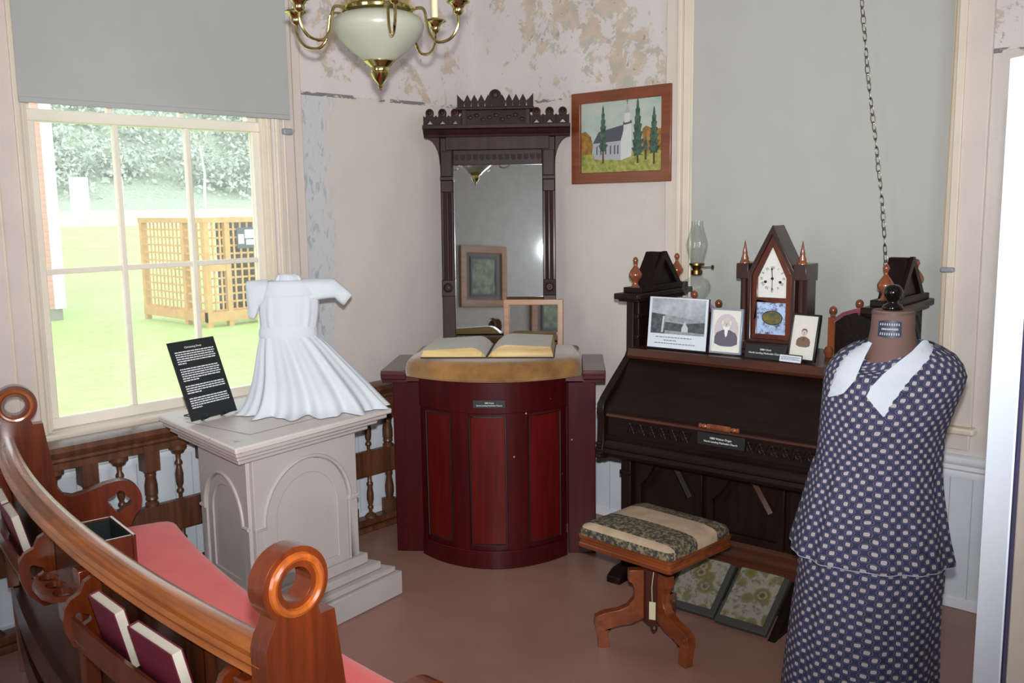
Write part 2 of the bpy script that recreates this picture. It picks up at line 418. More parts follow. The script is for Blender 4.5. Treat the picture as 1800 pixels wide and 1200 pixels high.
def sash(name, x0, x1, y0, y1, z0, z1, bot, top, stile, rows, axis='Y'):
    fnb = (lambda a, b: MBOX.box((x0, a[0], a[1]), (x1, b[0], b[1])))
    MBOX = MB()
    MBOX.box((x0, y0, z0), (x1, y1, z0+bot)); MBOX.box((x0, y0, z1-top), (x1, y1, z1))
    MBOX.box((x0, y0, z0+bot), (x1, y0+stile, z1-top)); MBOX.box((x0, y1-stile, z0+bot), (x1, y1, z1-top))
    gy0, gy1, gz0, gz1 = y0+stile, y1-stile, z0+bot, z1-top
    f = MBOX.build(name, sashp, w1, bevel=0.004)
    mu = MB(); xm = (x0+x1)/2
    for i in (1, 2):
        y = gy0+(gy1-gy0)*i/3; mu.box((x0+0.003, y-0.011, gz0), (x1-0.003, y+0.011, gz1))
    for i in range(1, rows):
        z = gz0+(gz1-gz0)*i/rows; mu.box((x0+0.006, gy0, z-0.011), (x1-0.006, gy1, z+0.011))
    mu.build('muntins', sashp, w1, bevel=0.003)
    g = MB(); g.box((xm-0.0015, gy0, gz0), (xm+0.0015, gy1, gz1)); g.build('glass_panes', windowglass, w1, smooth=0)
sash('lower_sash', -3.93, -3.895, LY0+0.018, LY1-0.018, 0.772, 2.045, 0.045, 0.045, 0.052, 2)
sash('upper_sash', -3.97, -3.935, LY0+0.018, LY1-0.018, 2.0, 2.90, 0.045, 0.045, 0.052, 2)

# ---- right window (covered by its shade)
w2 = bpy.data.objects.new('window_2', None); COL.objects.link(w2); w2['kind'] = 'structure'
m = MB()
for x, s in ((RX0, 1), (RX1, -1)):
    m.box((x, YR-0.002, RZ0), (x+0.012*s, YR+0.15, RZ1)); m.box((x, YR-0.004, RZ0), (x+(0.036 if s > 0 else 0.02)*s, YR+0.008, RZ1))
m.box((RX0, YR, RZ1-0.02), (RX1, YR+0.15, RZ1)); m.build('jamb', cream, w2, bevel=0.002)
m = MB(); m.box((RX0-0.10, YR-0.055, 0.728), (RX1+0.145, YR+0.15, 0.755)); m.build('sill', cream, w2, bevel=0.008)
m = MB()
m.box((RX0-0.085, YR-0.022, 0.755), (RX0, YR, 3.03)); m.box((RX1, YR-0.022, 0.755), (RX1+0.125, YR, 3.03)); m.box((RX0-0.085, YR-0.022, RZ1), (RX1+0.125, YR, 3.04)); m.build('casing', casingp, w2, bevel=0.004)
m = MB(); m.box((RX0-0.014, YR-0.036, 0.755), (RX0+0.006, YR-0.02, 3.03)); m.box((RX1+0.006, YR-0.036, 0.755), (RX1+0.035, YR-0.02, 3.03)); m.build('casing_bead', cream, w2, bevel=0.003)
m = MB(); m.box((RX0, YR-0.02, 0.66), (RX1+0.12, YR, 0.728)); m.build('apron', casingp, w2, bevel=0.004)
m = MB(); m.box((RX0+0.02, YR+0.085, RZ0), (RX1-0.02, YR+0.115, RZ0+0.05)); m.box((RX0+0.02, YR+0.085, RZ1-0.05), (RX1-0.02, YR+0.115, RZ1)); m.box((RX0+0.02, YR+0.085, 1.88), (RX1-0.02, YR+0.115, 1.93))
for x in (RX0+0.02, RX1-0.07): m.box((x, YR+0.085, RZ0), (x+0.05, YR+0.115, RZ1))
m.build('sash_frame', sashp, w2, bevel=0.003)
m = MB(); m.box((RX0+0.05, YR+0.098, RZ0+0.03), (RX1-0.05, YR+0.101, RZ1-0.03)); m.build('glass_panes', windowglass, w2, smooth=0)

# ---- roller shades with bead cord
sh = thing('roller_shade', 'grey roller shade pulled halfway down over the lawn-view window', 'window shade', (-3.80, 2.02, 2.98), 0, 'roller shades')
m = MB(); m.box((-0.0015, -0.598, -0.912), (0.0015, 0.602, 0)); m.build('shade_cloth', shadeL, sh, smooth=0)
m = MB(); m.box((-0.005, -0.598, -0.924), (0.005, 0.602, -0.902)); m.build('hem_bar', shadeL, sh, bevel=0.003)
m = MB(); m.lathe([(0.024, -0.602), (0.024, 0.606)], (0, 0, 0.0), 16, Matrix.Rotation(RAD(-90), 4, 'X')); m.build('roller', shadeL, sh)
m = MB(); m.tube([(0.0, 0.625, 0.0), (0.0, 0.622, -0.98), (-0.015, 0.63, -0.97), (-0.015, 0.634, -2.16)], 0.0022, 6); m.build('bead_cord', flat('cord_grey', S(170, 150, 140)), sh)
m = MB(); m.box((-0.035, 0.572, -0.992), (-0.008, 0.622, -0.962)); m.build('cord_cleat', flat('grey_plastic', S(150, 152, 158), 0.4), sh, bevel=0.006)
sh2 = thing('roller_shade', 'warm grey roller shade drawn all the way down behind the organ', 'window shade', (-1.845, YR+0.016, 2.88), 0, 'roller shades')
m = MB(); m.box((-0.582, -0.0015, -2.11), (0.578, 0.0015, 0)); m.build('shade_cloth', shadeR, sh2, smooth=0)
m = MB(); m.box((-0.575, -0.003, -2.122), (0.578, 0.005, -2.098)); m.build('hem_bar', shadeR, sh2, bevel=0.003)
m = MB(); m.lathe([(0.022, -0.585), (0.022, 0.585)], (0, 0, 0.0), 16, Matrix.Rotation(RAD(90), 4, 'Y')); m.build('roller', shadeR, sh2)
m = MB(); m.tube([(0.592, -0.03, 0.0), (0.588, -0.045, -1.48), (0.594, -0.045, -2.1)], 0.0022, 6); m.build('bead_cord', flat('cord_tan', S(190, 160, 130)), sh2)
m = MB(); m.box((0.588, -0.075, -1.515), (0.64, -0.048, -1.495)); m.build('cord_cleat', flat('grey_plastic', S(150, 152, 158), 0.4), sh2, bevel=0.007)

# ------------------------------------------------------------------ outdoors
def grassmat():
    m, nt, b = newmat('mown_grass'); v = coords(nt)
    c = ramp(nt, noise(nt, v, 0.8, 6, 0.7), [(0.3, S(166, 196, 110)), (0.5, S(184, 212, 128)), (0.7, S(200, 222, 150))])
    c2 = ramp(nt, noise(nt, v, 9, 4, 0.8), [(0.35, S(160, 190, 104)), (0.6, S(202, 226, 152))])
    nt.links.new(mix(nt, 0.45, c, c2), b.inputs['Base Color']); b.inputs['Roughness'].default_value = 0.9
    return m
grass = grassmat()
def gz(x):   # lawn height: rises away from the building
    t = max(0.0, min(1.0, (-x-18)/24.0)); return -0.5 + 1.45*t*t*(3-2*t)
m = MB(); xs = [-4.02, -6, -9, -12, -15, -18, -21, -24, -27, -30, -33, -36, -39, -42]; ys = [-30, -10, 0, 10, 20, 30, 45, 60]
vs = [(x, y, gz(x)) for x in xs for y in ys]; n = len(ys)
m.add(vs, [(i*n+j, i*n+j+1, (i+1)*n+j+1, (i+1)*n+j) for i in range(len(xs)-1) for j in range(n-1)]); struct('lawn', m, grass)
m = MB(); m.add([(-42, -30, .95), (-42, 60, .95), (-52, 60, 1.75), (-52, -30, 1.45)], [(0, 1, 2, 3)]); struct('road', m, paint('sandy_gravel', S(214, 196, 176), 0.9, 0.05))
m = MB(); hx = [-52, -56, -62, -75, -95]; hz = [1.5, 2.3, 5, 12, 22]
vs = [(x, y, z) for x, z in zip(hx, hz) for y in ys]
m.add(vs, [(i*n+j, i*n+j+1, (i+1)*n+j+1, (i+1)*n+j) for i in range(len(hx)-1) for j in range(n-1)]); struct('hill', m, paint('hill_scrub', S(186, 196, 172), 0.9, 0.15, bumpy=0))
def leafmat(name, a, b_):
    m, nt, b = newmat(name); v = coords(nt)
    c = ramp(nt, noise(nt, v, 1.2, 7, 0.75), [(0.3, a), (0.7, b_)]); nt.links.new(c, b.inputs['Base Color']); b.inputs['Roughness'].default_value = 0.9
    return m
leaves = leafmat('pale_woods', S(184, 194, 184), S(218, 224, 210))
m = MB(); rr = random.Random(3)
def leafcloud(m, c, r, n, sz):
    for _ in range(n):
        d = Vector((rr.gauss(0, 1), rr.gauss(0, 1), rr.gauss(0, 1))).normalized(); p = Vector(c) + Vector((d.x*r, d.y*r, d.z*r*1.5))*(rr.random()**.4)
        u = Vector((rr.gauss(0, 1), rr.gauss(0, 1), rr.gauss(0, 1))).normalized(); v = u.cross(d + Vector((.01, .02, .5))).normalized(); q = sz*rr.uniform(.5, 1.2)
        m.add([p-u*q, p+v*q*.6, p+u*q, p-v*q*.6], [(0, 1, 2, 3)])
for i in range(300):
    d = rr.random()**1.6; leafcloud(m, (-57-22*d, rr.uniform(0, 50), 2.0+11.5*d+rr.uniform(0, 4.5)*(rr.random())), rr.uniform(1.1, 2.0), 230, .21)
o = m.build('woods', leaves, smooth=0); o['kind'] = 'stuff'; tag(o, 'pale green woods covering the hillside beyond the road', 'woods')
birch = flat('birch_bark', S(222, 220, 214), 0.8)
for i, (y, x, hh, lab) in enumerate(((21.2, -53.2, 5.5, 'thin white birch trunk behind the white notice board'), (25.0, -53.2, 3.2, 'short pale birch trunk in the middle pane column'), (30.2, -53.2, 4.4, 'pale birch trunk above the lattice, in the right pane column'))):
    t = thing('birch_tree', lab, 'tree', (x, y, 1.6), 0, 'birch trees at the wood edge')
    b_ = MB(); b_.tube([(0, 0, -0.3), (0.1, 0.1, hh*0.5), (0.0, -0.15, hh)], [0.11, 0.08, 0.04], 8); b_.build('trunk', birch, t)
    b_ = MB()
    leafcloud(b_, (0, 0, hh+.3), .55, 120, .2)
    b_.build('crown', leaves, t, smooth=0)
# white notice board by the road
t = thing('notice_board', 'small blank white notice board standing beside the road', 'sign', (-43.5, 18.55, 0.95))
m = MB(); m.box((-0.03, -0.42, 0.55), (0.03, 0.42, 2.2)); m.build('board', whitep, t, bevel=0.01)
for y in (-0.35, 0.35):
    m = MB(); m.box((-0.06, y-0.05, 0), (-0.03, y+0.05, 2.0)); m.build('post', whitep, t)
# lattice enclosure
latt = paint('orange_cedar', S(222, 176, 120), 0.7, 0.08)
t = thing('lattice_enclosure', 'square cedar lattice enclosure standing on the lawn', 'enclosure', (-15.6, 8.83, -0.5))
def lattice(axis, n, w, h, z0, depth=0.03):
    m = MB(); 
    def bx(a0, b0, a1, b1, d0, d1):
        if axis == 'X': m.box((-a0, d0, b0), (-a1, d1, b1))
        else: m.box((d0, a0, b0), (d1, a1, b1))
    for i in range(n+1):
        a = w*i/n; bx(a-0.018, z0, a+0.018, z0+h, 0, depth/2)
    k = round(h/(w/n))
    for j in range(k+1):
        z = z0+h*j/k; bx(0, z-0.018, w, z+0.018, -depth/2, 0)
    return m
lattice('X', 16, 2.35, 1.62, 0.30).build('lattice_panel', latt, t, smooth=0)
m = lattice('X', 16, 2.35, 1.62, 0.30); m.build('lattice_panel', latt, t, smooth=0, loc=(0, 2.0, 0))
lattice('Y', 14, 2.0, 1.62, 0.30).build('lattice_panel', latt, t, smooth=0)
for x, y in ((0, 0), (-2.35, 0), (0, 2.0), (-2.35, 2.0), (-0.75, 0), (0, 0.42)):
    m = MB(); m.box((x-0.05, y-0.05, 0), (x+0.05, y+0.05, 1.98)); m.build('post', latt, t)
m = MB(); m.box((-2.4, -0.06, 0.1), (0.05, 0.06, 0.28)); m.box((-0.06, -0.06, 0.1), (0.06, 2.05, 0.28)); m.box((-2.42, -0.058, 1.90), (0.058, 0.058, 1.992)); m.box((-0.058, 0.058, 1.90), (0.058, 2.06, 1.992)); m.box((-0.05, -0.01, 1.02), (0.04, 0.42, 1.2)); m.build('rails', latt, t)
m = MB(); m.box((-0.42, 0.46, 0.2), (-0.38, 1.95, 1.9)); m.build('inner_screen', paint('weathered_dark_board', S(96, 84, 84), 0.8, 0.1), t)
m = MB(); m.box((0.04, 0.62, 1.42), (0.055, 1.02, 1.80)); sgn = m.build('sign', flat('dark_grey_sign', S(92, 98, 110), 0.5), t)
m = MB(); m.box((0.0555, 0.64, 1.5), (0.0575, 0.76, 1.68)); m.box((0.0555, 0.78, 1.6), (0.0575, 0.99, 1.76)); m.box((0.0555, 0.80, 1.48), (0.0575, 0.99, 1.58)); m.build('sign_pictures', flat('pale_print', S(226, 228, 232), 0.6), sgn)
# pink neighbouring building
t = thing('pink_building', 'pink clapboard building corner with white corner board at left of window', 'building', (-18.95, 7.66, -0.55))
def clap():
    m, nt, b = newmat('pink_clapboard'); v = coords(nt); z = sepxyz(nt, v)[2]
    fr = math_(nt, 'FRACT', math_(nt, 'MULTIPLY', z, 1/0.12)); c = ramp(nt, fr, [(0.0, S(196, 140, 128)), (0.12, S(222, 168, 156)), (1.0, S(228, 176, 163))])
    nt.links.new(c, b.inputs['Base Color']); b.inputs['Roughness'].default_value = 0.6; return m
m = MB(); m.box((-6, -8, 0.3), (-0.05, -0.20, 7.5)); m.build('wall', clap(), t, smooth=0)
m = MB(); m.box((-0.06, -0.21, 0.3), (0, 0, 7.5)); m.box((-6, -0.02, 0.3), (-0.06, 0, 7.5)); m.build('corner_board', whitep, t)
m = MB(); m.box((-6, -8, 0), (-0.07, -0.05, 0.3)); m.build('foundation', paint('grey_stone', S(170, 166, 160), 0.8), t)

# ------------------------------------------------------------------ pulpit in the corner
PU = thing('pulpit', 'maroon bow-fronted pulpit standing across the corner', 'pulpit', (-3.37, 2.827, 0), RAD(38.6))
CH0, CH1 = 0.135, 0.815
def bow(x, d=0.185, base=-0.015):
    t = (x-(CH0+CH1)/2)/((CH1-CH0)/2); return base - d*(1-min(1, t*t))**0.9 if abs(t) <= 1 else base
def bowpoly(x0, x1, off=0.0, n=16, back=0.05, d=0.185):
    return [(x0+(x1-x0)*i/n, bow(x0+(x1-x0)*i/n, d)-off) for i in range(n+1)] + [(x1, back), (x0, back)]
for x0, x1 in ((0.0, 0.135), (0.825, 0.955)): MB().box((x0, 0.0, 0.0), (x1, 0.40, 0.83)).build('side_post', maroon, PU, bevel=0.004)
m = MB(); m.box((0.10, 0.36, 0.02), (0.86, 0.40, 0.86)); m.build('back_panel', maroon, PU)
m = MB(); m.prism(bowpoly(CH0, CH1, 0.0), XY, 0.02, 0.78); m.build('bowed_body', maroon, PU, smooth=30)
m = MB(); m.prism(bowpoly(CH0-0.005, CH1+0.005, 0.014, d=0.19), XY, 0.0, 0.085); m.build('base_band', maroon, PU, smooth=30, bevel=0.004)
m = MB(); m.prism(bowpoly(CH0-0.005, CH1+0.005, 0.012, d=0.19), XY, 0.725, 0.867); m.build('top_frieze', maroon, PU, smooth=30, bevel=0.003)
W_ = CH1-CH0
for a, b_ in ((0.045, 0.235), (0.365, 0.61), (0.755, 0.965)):   # recessed-look red panels framed by stiles
    pl = [(CH0+W_*(a+(b_-a)*i/8), bow(CH0+W_*(a+(b_-a)*i/8))-0.0025) for i in range(9)]
    po = pl + [(x, y+0.012) for x, y in reversed(pl)]
    m = MB(); m.prism(po, XY, 0.105, 0.715); m.build('front_panel', maroonred, PU, smooth=30)
for a, b_ in ((0.0, 0.04), (0.24, 0.36), (0.615, 0.75), (0.97, 1.0)):
    pl = [(CH0+W_*(a+(b_-a)*i/6), bow(CH0+W_*(a+(b_-a)*i/6))-0.012) for i in range(7)]
    po = pl + [(x, y+0.02) for x, y in reversed(pl)]
    m = MB(); m.prism(po, XY, 0.08, 0.73); m.build('stile', maroon, PU, smooth=30, bevel=0.003)
def capblk(x0, x1):
    m = MB(); prof = [(0.0, .83), (-.018, .83), (-.022, .845), (-.04, .852), (-.044, .868), (-.05, .874), (-.05, .893), (.43, .893), (.43, .83)]
    m.prism(prof, lambda a, b, t: (t, a, b), x0, x1); return m
for x0, x1 in ((-0.045, 0.074), (0.893, 1.0)): capblk(x0, x1).build('cap', maroondk, PU, bevel=0.004)
m = MB(); m.box((0.07, -0.03, 0.84), (0.90, 0.43, 0.868)); m.build('cap_shelf', maroondk, PU)
pshadow = flat('panel_shadow_maroon', S(26, 8, 8), .6)  # shadow lines round the panels, put in as dark-coloured tubes
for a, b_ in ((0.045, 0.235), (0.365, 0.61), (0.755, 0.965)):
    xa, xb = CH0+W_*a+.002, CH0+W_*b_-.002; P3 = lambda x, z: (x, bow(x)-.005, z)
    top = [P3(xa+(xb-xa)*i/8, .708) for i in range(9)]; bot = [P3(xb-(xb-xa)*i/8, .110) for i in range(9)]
    MB().tube(top+bot, .0042, 5, closed=True).build('panel_shadow_line', pshadow, PU)
# gold velvet cushion
def velvet(name, a, b2):
    m, nt, b = newmat(name); v = coords(nt)
    nt.links.new(ramp(nt, noise(nt, v, 7, 5, 0.65), [(0.3, a), (0.7, b2)]), b.inputs['Base Color']); b.inputs['Roughness'].default_value = 0.85
    b.inputs['Sheen Weight'].default_value = 0.5; bump(nt, b, noise(nt, v, 220, 3), 0.25, 0.003); bump; return m
gold = velvet('gold_velvet', S(112, 74, 30), S(160, 114, 54))
CU = thing('pulpit_cushion', 'gold velvet cushion covering the top of the maroon pulpit', 'cushion', (-3.37, 2.827, 0), RAD(38.6))
m = MB(); rings = []
def cushring(ins, z):
    x0, x1 = 0.085+ins, 0.882-ins; pts = []
    for i in range(25):
        x = x0+(x1-x0)*i/24; pts.append(Vector((x, bow(CH0+(CH1-CH0)*i/24, 0.165, -0.055)-0.01+ins, z)))
    for i in range(11):
        pts.append(Vector((x1-(x1-x0)*i/10, 0.345-ins, z)))
    return pts
for ins, z in ((0.006, .8695), (-.004, .873), (-.007, .89), (-.006, .915), (.0, .938), (.012, .952), (.04, .96), (.12, .964)): rings.append(cushring(ins, z))
m.loft(rings); m.build('cushion_body', gold, CU, smooth=60)
m = MB(); m.tube([p+Vector((0, 0, 0.004)) for p in cushring(-.003, .884)], 0.006, 6, closed=True); m.build('piping', gold, CU)
# open bible
pagegold = wood('gilded_page_edges', S(150, 116, 56), S(226, 194, 130), 'X', 0.5, 0.0)
pages = paint('bible_pages', S(206, 204, 196), 0.7, 0.03)
leather = paint('dark_leather', S(52, 34, 26), 0.5, 0.1)
BI = thing('bible', 'large open bible with gilt page edges lying on the gold pulpit cushion', 'book', (-3.37, 2.827, 0.965), RAD(38.6))
def block(sgn):
    xs_ = 0.462; m = MB(); n = 14; top = []; bot = []
    for i in range(n+1):
        t = i/n; x = xs_+sgn*(0.004+0.285*t)
        h = (0.046*(1-(1-min(1, t*4))**2)*(1-0.35*t)+0.004) if sgn < 0 else (0.058*(1-(1-min(1, t*3.2))**2)*(1-0.22*t)+0.004)
        top.append((x-sgn*0.0*t, h)); bot.append((x+sgn*(0.012*t), 0.006))
    vs = []; y0, y1 = -0.125, 0.27
    for (x, h), (bx, bz) in zip(top, bot): vs += [(bx, y0-0.006, bz), (x, y0+0.008, h), (x, y1, h), (bx, y1, bz)]
    fs = []; ms = []
    for i in range(n):
        a, b = i*4, (i+1)*4
        m.add([vs[a+1], vs[b+1], vs[b+2], vs[a+2]], [(0, 1, 2, 3)], 0)
        m.add([vs[a], vs[b], vs[b+1], vs[a+1]], [(0, 1, 2, 3)], 1)
        m.add([vs[a+3], vs[a+2], vs[b+2], vs[b+3]], [(0, 1, 2, 3)], 1)
        m.add([vs[a], vs[a+3], vs[b+3], vs[b]], [(0, 1, 2, 3)], 1)
    k = n*4; m.add([vs[k], vs[k+1], vs[k+2], vs[k+3]], [(0, 1, 2, 3)], 1); m.add([vs[3], vs[2], vs[1], vs[0]], [(0, 1, 2, 3)], 1)
    return m
for sg in (-1, 1): block(sg).build('page_block', [pages, pagegold], BI, smooth=40)
m = MB(); m.box((0.16, -0.138, 0.0), (0.768, 0.282, 0.006)); m.build('cover', leather, BI, bevel=0.002)
# small framed mirror behind the bible
SM = thing('framed_mirror', 'small wood-framed mirror standing behind the bible on the pulpit', 'mirror', (-3.37+0.648*cos(RAD(38.6))-0.405*sin(RAD(38.6)), 2.827+0.648*sin(RAD(38.6))+0.405*cos(RAD(38.6)), 0.894), RAD(38.6), rot=(RAD(-5), 0, RAD(36.6)))
honey = wood('honey_oak', S(126, 78, 40), S(170, 116, 64), 'X', 0.4, 0.2)
m = MB(); m.prism([(-.152, 0), (.152, 0), (.152, .282), (-.152, .282)], XZ, 0, 0.016, holes=[[(-.122, .03), (.122, .03), (.122, .252), (-.122, .252)]]); m.build('frame', honey, SM, bevel=0.003)
m = MB(); m.box((-.126, .008, .026), (.126, .011, .256)); m.build('glass', mirrorglass, SM, smooth=0)
def plate(name, label, loc, rz, w, h, lines, sizes, tilt=0.0, depth=0.004, parent=None):
    t = thing(name, label, 'name plate', loc, 0, rot=(RAD(tilt), 0, rz))
    m = MB(); m.box((-w/2, 0, -h/2), (w/2, depth, h/2)); m.build('card', blackmat, t, bevel=0.001)
    for (body, dz), sz in zip(lines, sizes): text(body, sz, (0, -0.0006, dz), (RAD(90), 0, 0), t, ink)
    return t
bx, by = 0.478, bow(0.478)-0.012-0.0105
plate('name_plate', 'small black name plate on the front of the maroon pulpit', (-3.37+bx*cos(RAD(38.6))-by*sin(RAD(38.6)), 2.827+bx*sin(RAD(38.6))+by*cos(RAD(38.6)), 0.772), RAD(38.6), 0.145, 0.036,
      (('1880 Pulpit', 0.005), ('North Landing Methodist Church', -0.0065)), (0.0095, 0.0085))

# ------------------------------------------------------------------ tall pier mirror
MI = thing('pier_mirror', 'tall dark carved pier mirror standing in the corner behind the pulpit', 'mirror', (-3.14+.116*sin(RAD(40.3)), 3.85-.116*cos(RAD(40.3)), 0), 0, rot=(RAD(-3.3), 0, RAD(40.3)))
XA, XB = -0.655, -0.058
m = MB()
for x in (XA, XB-0.068): MB().box((x, -0.01, 0), (x+0.068, 0.05, 2.0)).build('stile', mirrorwood, MI, bevel=0.004)
for x in (XA+0.034, XB-0.034):
    m = MB()
    for d in (-0.012, 0.012): m.tube([(x+d, -0.012, 1.235), (x+d, -0.012, 1.72)], 0.009, 8)
    m.build('reeded_column', mirrorwood, MI)
for x in (XA+0.034, XB-0.034):
    m = MB(); m.box((x-0.034, -0.03, 1.18), (x+0.034, 0.0, 1.265)); m.build('rosette_block', mirrorcarve if x > -0.3 else mirrorwood, MI, bevel=0.003)
    m = MB(); m.lathe([(0.026, 0), (0.026, 0.006), (0.018, 0.009), (0.014, 0.006), (0.010, 0.006), (0.008, 0.011), (0.002, 0.012)], (x, -0.03, 1.225), 20, Matrix.Rotation(RAD(90), 4, 'X')); m.build('rosette', mirrorwood, MI)
    m = MB(); m.box((x-0.03, -0.026, 1.72), (x+0.03, -0.005, 1.78)); m.box((x-0.034, -0.03, 1.78), (x+0.034, -0.0, 1.80)); m.box((x-0.028, -0.028, 1.80), (x+0.028, 0, 1.93)); m.build('capital', mirrorwood, MI, bevel=0.003)
m = MB(); m.box((XA+0.068, 0.01, 0.5), (XB-0.068, 0.015, 1.862)); m.build('glass', mirrorglass, MI, smooth=0)
m = MB(); m.box((XA+0.06, 0.016, 0.0), (XB-0.06, 0.045, 1.9)); m.box((XA+0.06, -0.0, 0.0), (XB-0.06, 0.045, 0.5)); m.build('back_board', mirrorwood, MI)
m = MB(); m.box((XA+0.068, -0.008, 1.86), (XB-0.068, 0.045, 1.935)); m.build('top_rail', mirrorwood, MI, bevel=0.002)
m = MB(); 
for i in range(14):
    x = XA+0.085+i*(XB-XA-0.17)/13
    m.prism([(x-.012, .03), (x+.012, .03), (x+.012, .008), (x, 0), (x-.012, .008)], lambda a, b, t: (a, t, b+1.882), -0.014, -0.006)
m.build('scalloped_drops', mirrorcarve, MI)
m = MB(); m.box((XA+0.03, -0.018, 1.935), (XB-0.03, 0.045, 2.01)); m.build('frieze', mirrorwood, MI, bevel=0.003)
prof = [(0, 2.0), (-.03, 2.0), (-.035, 2.012), (-.05, 2.018), (-.06, 2.033), (-.085, 2.037), (-.085, 2.055), (0.04, 2.055), (.04, 2.0)]
m = MB(); m.prism(prof, lambda a, b, t: (t, a, b), -0.735, 0.02); m.build('cornice', mirrorwood, MI, bevel=0.002)
for x, s in ((XA, -1), (XB, 1)):
    pts = [(x, 2.0), (x+s*0.075, 2.0)] + [(x+s*0.075-s*0.075*sin(RAD(a)), 2.0-0.14*(1-cos(RAD(a)))) for a in range(15, 91, 15)]
    m = MB(); m.prism(pts, lambda a, b, t: (a, t, b), -0.02, 0.03); m.build('bracket', mirrorwood, MI, bevel=0.002)
def zig(x0, x1, z):
    m = MB(); n = 3; w = (x1-x0)/n
    m.prism([(x0, z), (x1, z), (x1, z+.006), (x0, z+.006)], XZ, -0.075, -0.055)
    for i in range(n):
        a = x0+i*w; c = a+w/2
        m.prism([(a, z+.004), (a+.012, z+.004), (c, z+.026), (a+w-.012, z+.004), (a+w, z+.004), (a+w, z+.05), (a+w*.86, z+.041), (c+.016, z+.052), (c, z+.044), (c-.016, z+.052), (a+w*.14, z+.041), (a, z+.05)], XZ, -0.075, -0.055)
    return m
for x0, x1 in ((-0.73, -0.535), (-0.185, 0.015)):
    zig(x0, x1, 2.055).build('pierced_gallery', mirrorcarve, MI, bevel=0.001)
    for i in range(3):
        c = x0+(i+0.5)*(x1-x0)/3
        m = MB(); m.lathe([(0.004, -.012), (.019, -.012), (.022, 0), (.019, .012), (.012, .014), (.010, .010), (.003, .014)], (c, -0.066, 2.118), 18, Matrix.Rotation(RAD(90), 4, 'X')); m.build('roundel', mirrorwood, MI)
m = MB(); m.box((-0.535, -0.07, 2.055), (-0.185, 0.02, 2.128)); m.build('crest_panel', mirrorcarve, MI, bevel=0.002)
m = MB()
for x in (-0.53, -0.205): m.box((x, -0.078, 2.055), (x+0.018, -0.06, 2.128))
for k in range(9):
    x = -0.49+k*0.033; m.sphere((x, -0.071, 2.092+0.012*sin(k*2.1)), 0.012, 8, 6, sq=(1.2, .35, .8))
m.build('crest_carving', mirrorwood, MI)
m = MB(); m.box((-0.56, -0.088, 2.128), (-0.162, 0.02, 2.140)); m.build('crest_cornice', mirrorwood, MI, bevel=0.003)
m = MB(); n = 11; x0, x1 = -0.555, -0.167; w = (x1-x0)/n
m.box((x0, -.075, 2.139), (x1, -.058, 2.147))
for i in range(n):
    a = x0+i*w
    if i == 5: m.prism(arc(a+w/2, 2.2, .031, -20, 200, 18) + [(a-.001, 2.165), (a+.001, 2.145), (a+w-.001, 2.145), (a+w+.001, 2.165)], XZ, -.075, -.058)
    else:
        tp = (a+w*.5) if 0 < i < n-1 else (a if i == 0 else a+w)
        m.prism([(a+.12*w, 2.145), (a+.88*w, 2.145), (a+w, 2.172), (a+.8*w, 2.186), (tp, 2.206), (a+.2*w, 2.186), (a, 2.172)] if 0 < i < n-1 else ([(a, 2.145), (a+.88*w, 2.145), (a+w, 2.172), (a+.6*w, 2.184), (a, 2.208)] if i == 0 else [(a+.12*w, 2.145), (a+w, 2.145), (a+w, 2.208), (a+.4*w, 2.184), (a, 2.172)]), XZ, -.075, -.058)
m.build('crown', mirrorcarve, MI, bevel=0.001)
m = MB(); m.lathe([(0.02, 0), (.02, .006), (.012, .010), (.003, .011)], (x0+w*5.5, -0.075, 2.205), 16, Matrix.Rotation(RAD(90), 4, 'X')); m.build('crown_boss', mirrorwood, MI)

# ------------------------------------------------------------------ framed painting
PA = thing('framed_painting', 'painting of a white country church with spruces, in a brown frame', 'painting', (-2.818, YR, 1.978))
m = MB(); hw, hh, fwid = 0.302, 0.228, 0.055
m.prism([(-hw, -hh), (hw, -hh), (hw, hh), (-hw, hh)], XZ, -0.034, -0.002, holes=[[(-hw+fwid, -hh+fwid), (hw-fwid, -hh+fwid), (hw-fwid, hh-fwid), (-hw+fwid, hh-fwid)]])
m.build('frame', wood('brown_picture_frame', S(96, 46, 26), S(138, 72, 42), 'X', 0.35, 0.3), PA, bevel=0.004)
def skymat():
    mm, nt, b = newmat('painted_sky'); v = coords(nt); c = ramp(nt, noise(nt, v, 7, 5, 0.6), [(0.3, S(150, 172, 166)), (0.5, S(178, 188, 178)), (0.7, S(196, 188, 172))]); nt.links.new(c, b.inputs['Base Color']); b.inputs['Roughness'].default_value = .5; return mm
def speck(name, a, b2, sc=40):
    mm, nt, b = newmat(name); v = coords(nt); c = ramp(nt, noise(nt, v, sc, 5, 0.7), [(0.35, a), (0.65, b2)]); nt.links.new(c, b.inputs['Base Color']); b.inputs['Roughness'].default_value = .5; return mm
pm = [skymat(), speck('painted_grass', S(112, 122, 56), S(182, 176, 96)), speck('painted_autumn_trees', S(118, 84, 36), S(176, 132, 62)), flat('painted_white', S(206, 206, 204)), flat('painted_shadow_wall', S(172, 172, 176)), flat('painted_roof', S(84, 84, 96)), speck('painted_spruce', S(40, 62, 54), S(84, 110, 92)), flat('painted_trunk', S(88, 62, 50)), flat('painted_window', S(92, 94, 100))]
m = MB(); iw, ih = hw-fwid+.004, hh-fwid+.004
lay = [0]
def pp(poly, mi):
    lay[0] += 1; d = -0.018-0.00012*lay[0]
    m.prism(poly, lambda a, b, t: (a, t, b), d, d+0.006, mi=mi)
U_ = lambda u, v: (-iw+2*iw*u, ih-2*ih*v)
pp([U_(0, 0), U_(0, 1), U_(1, 1), U_(1, 0)], 0)
pp([U_(0, .72), U_(0, 1), U_(1, 1), U_(1, .70)], 1)
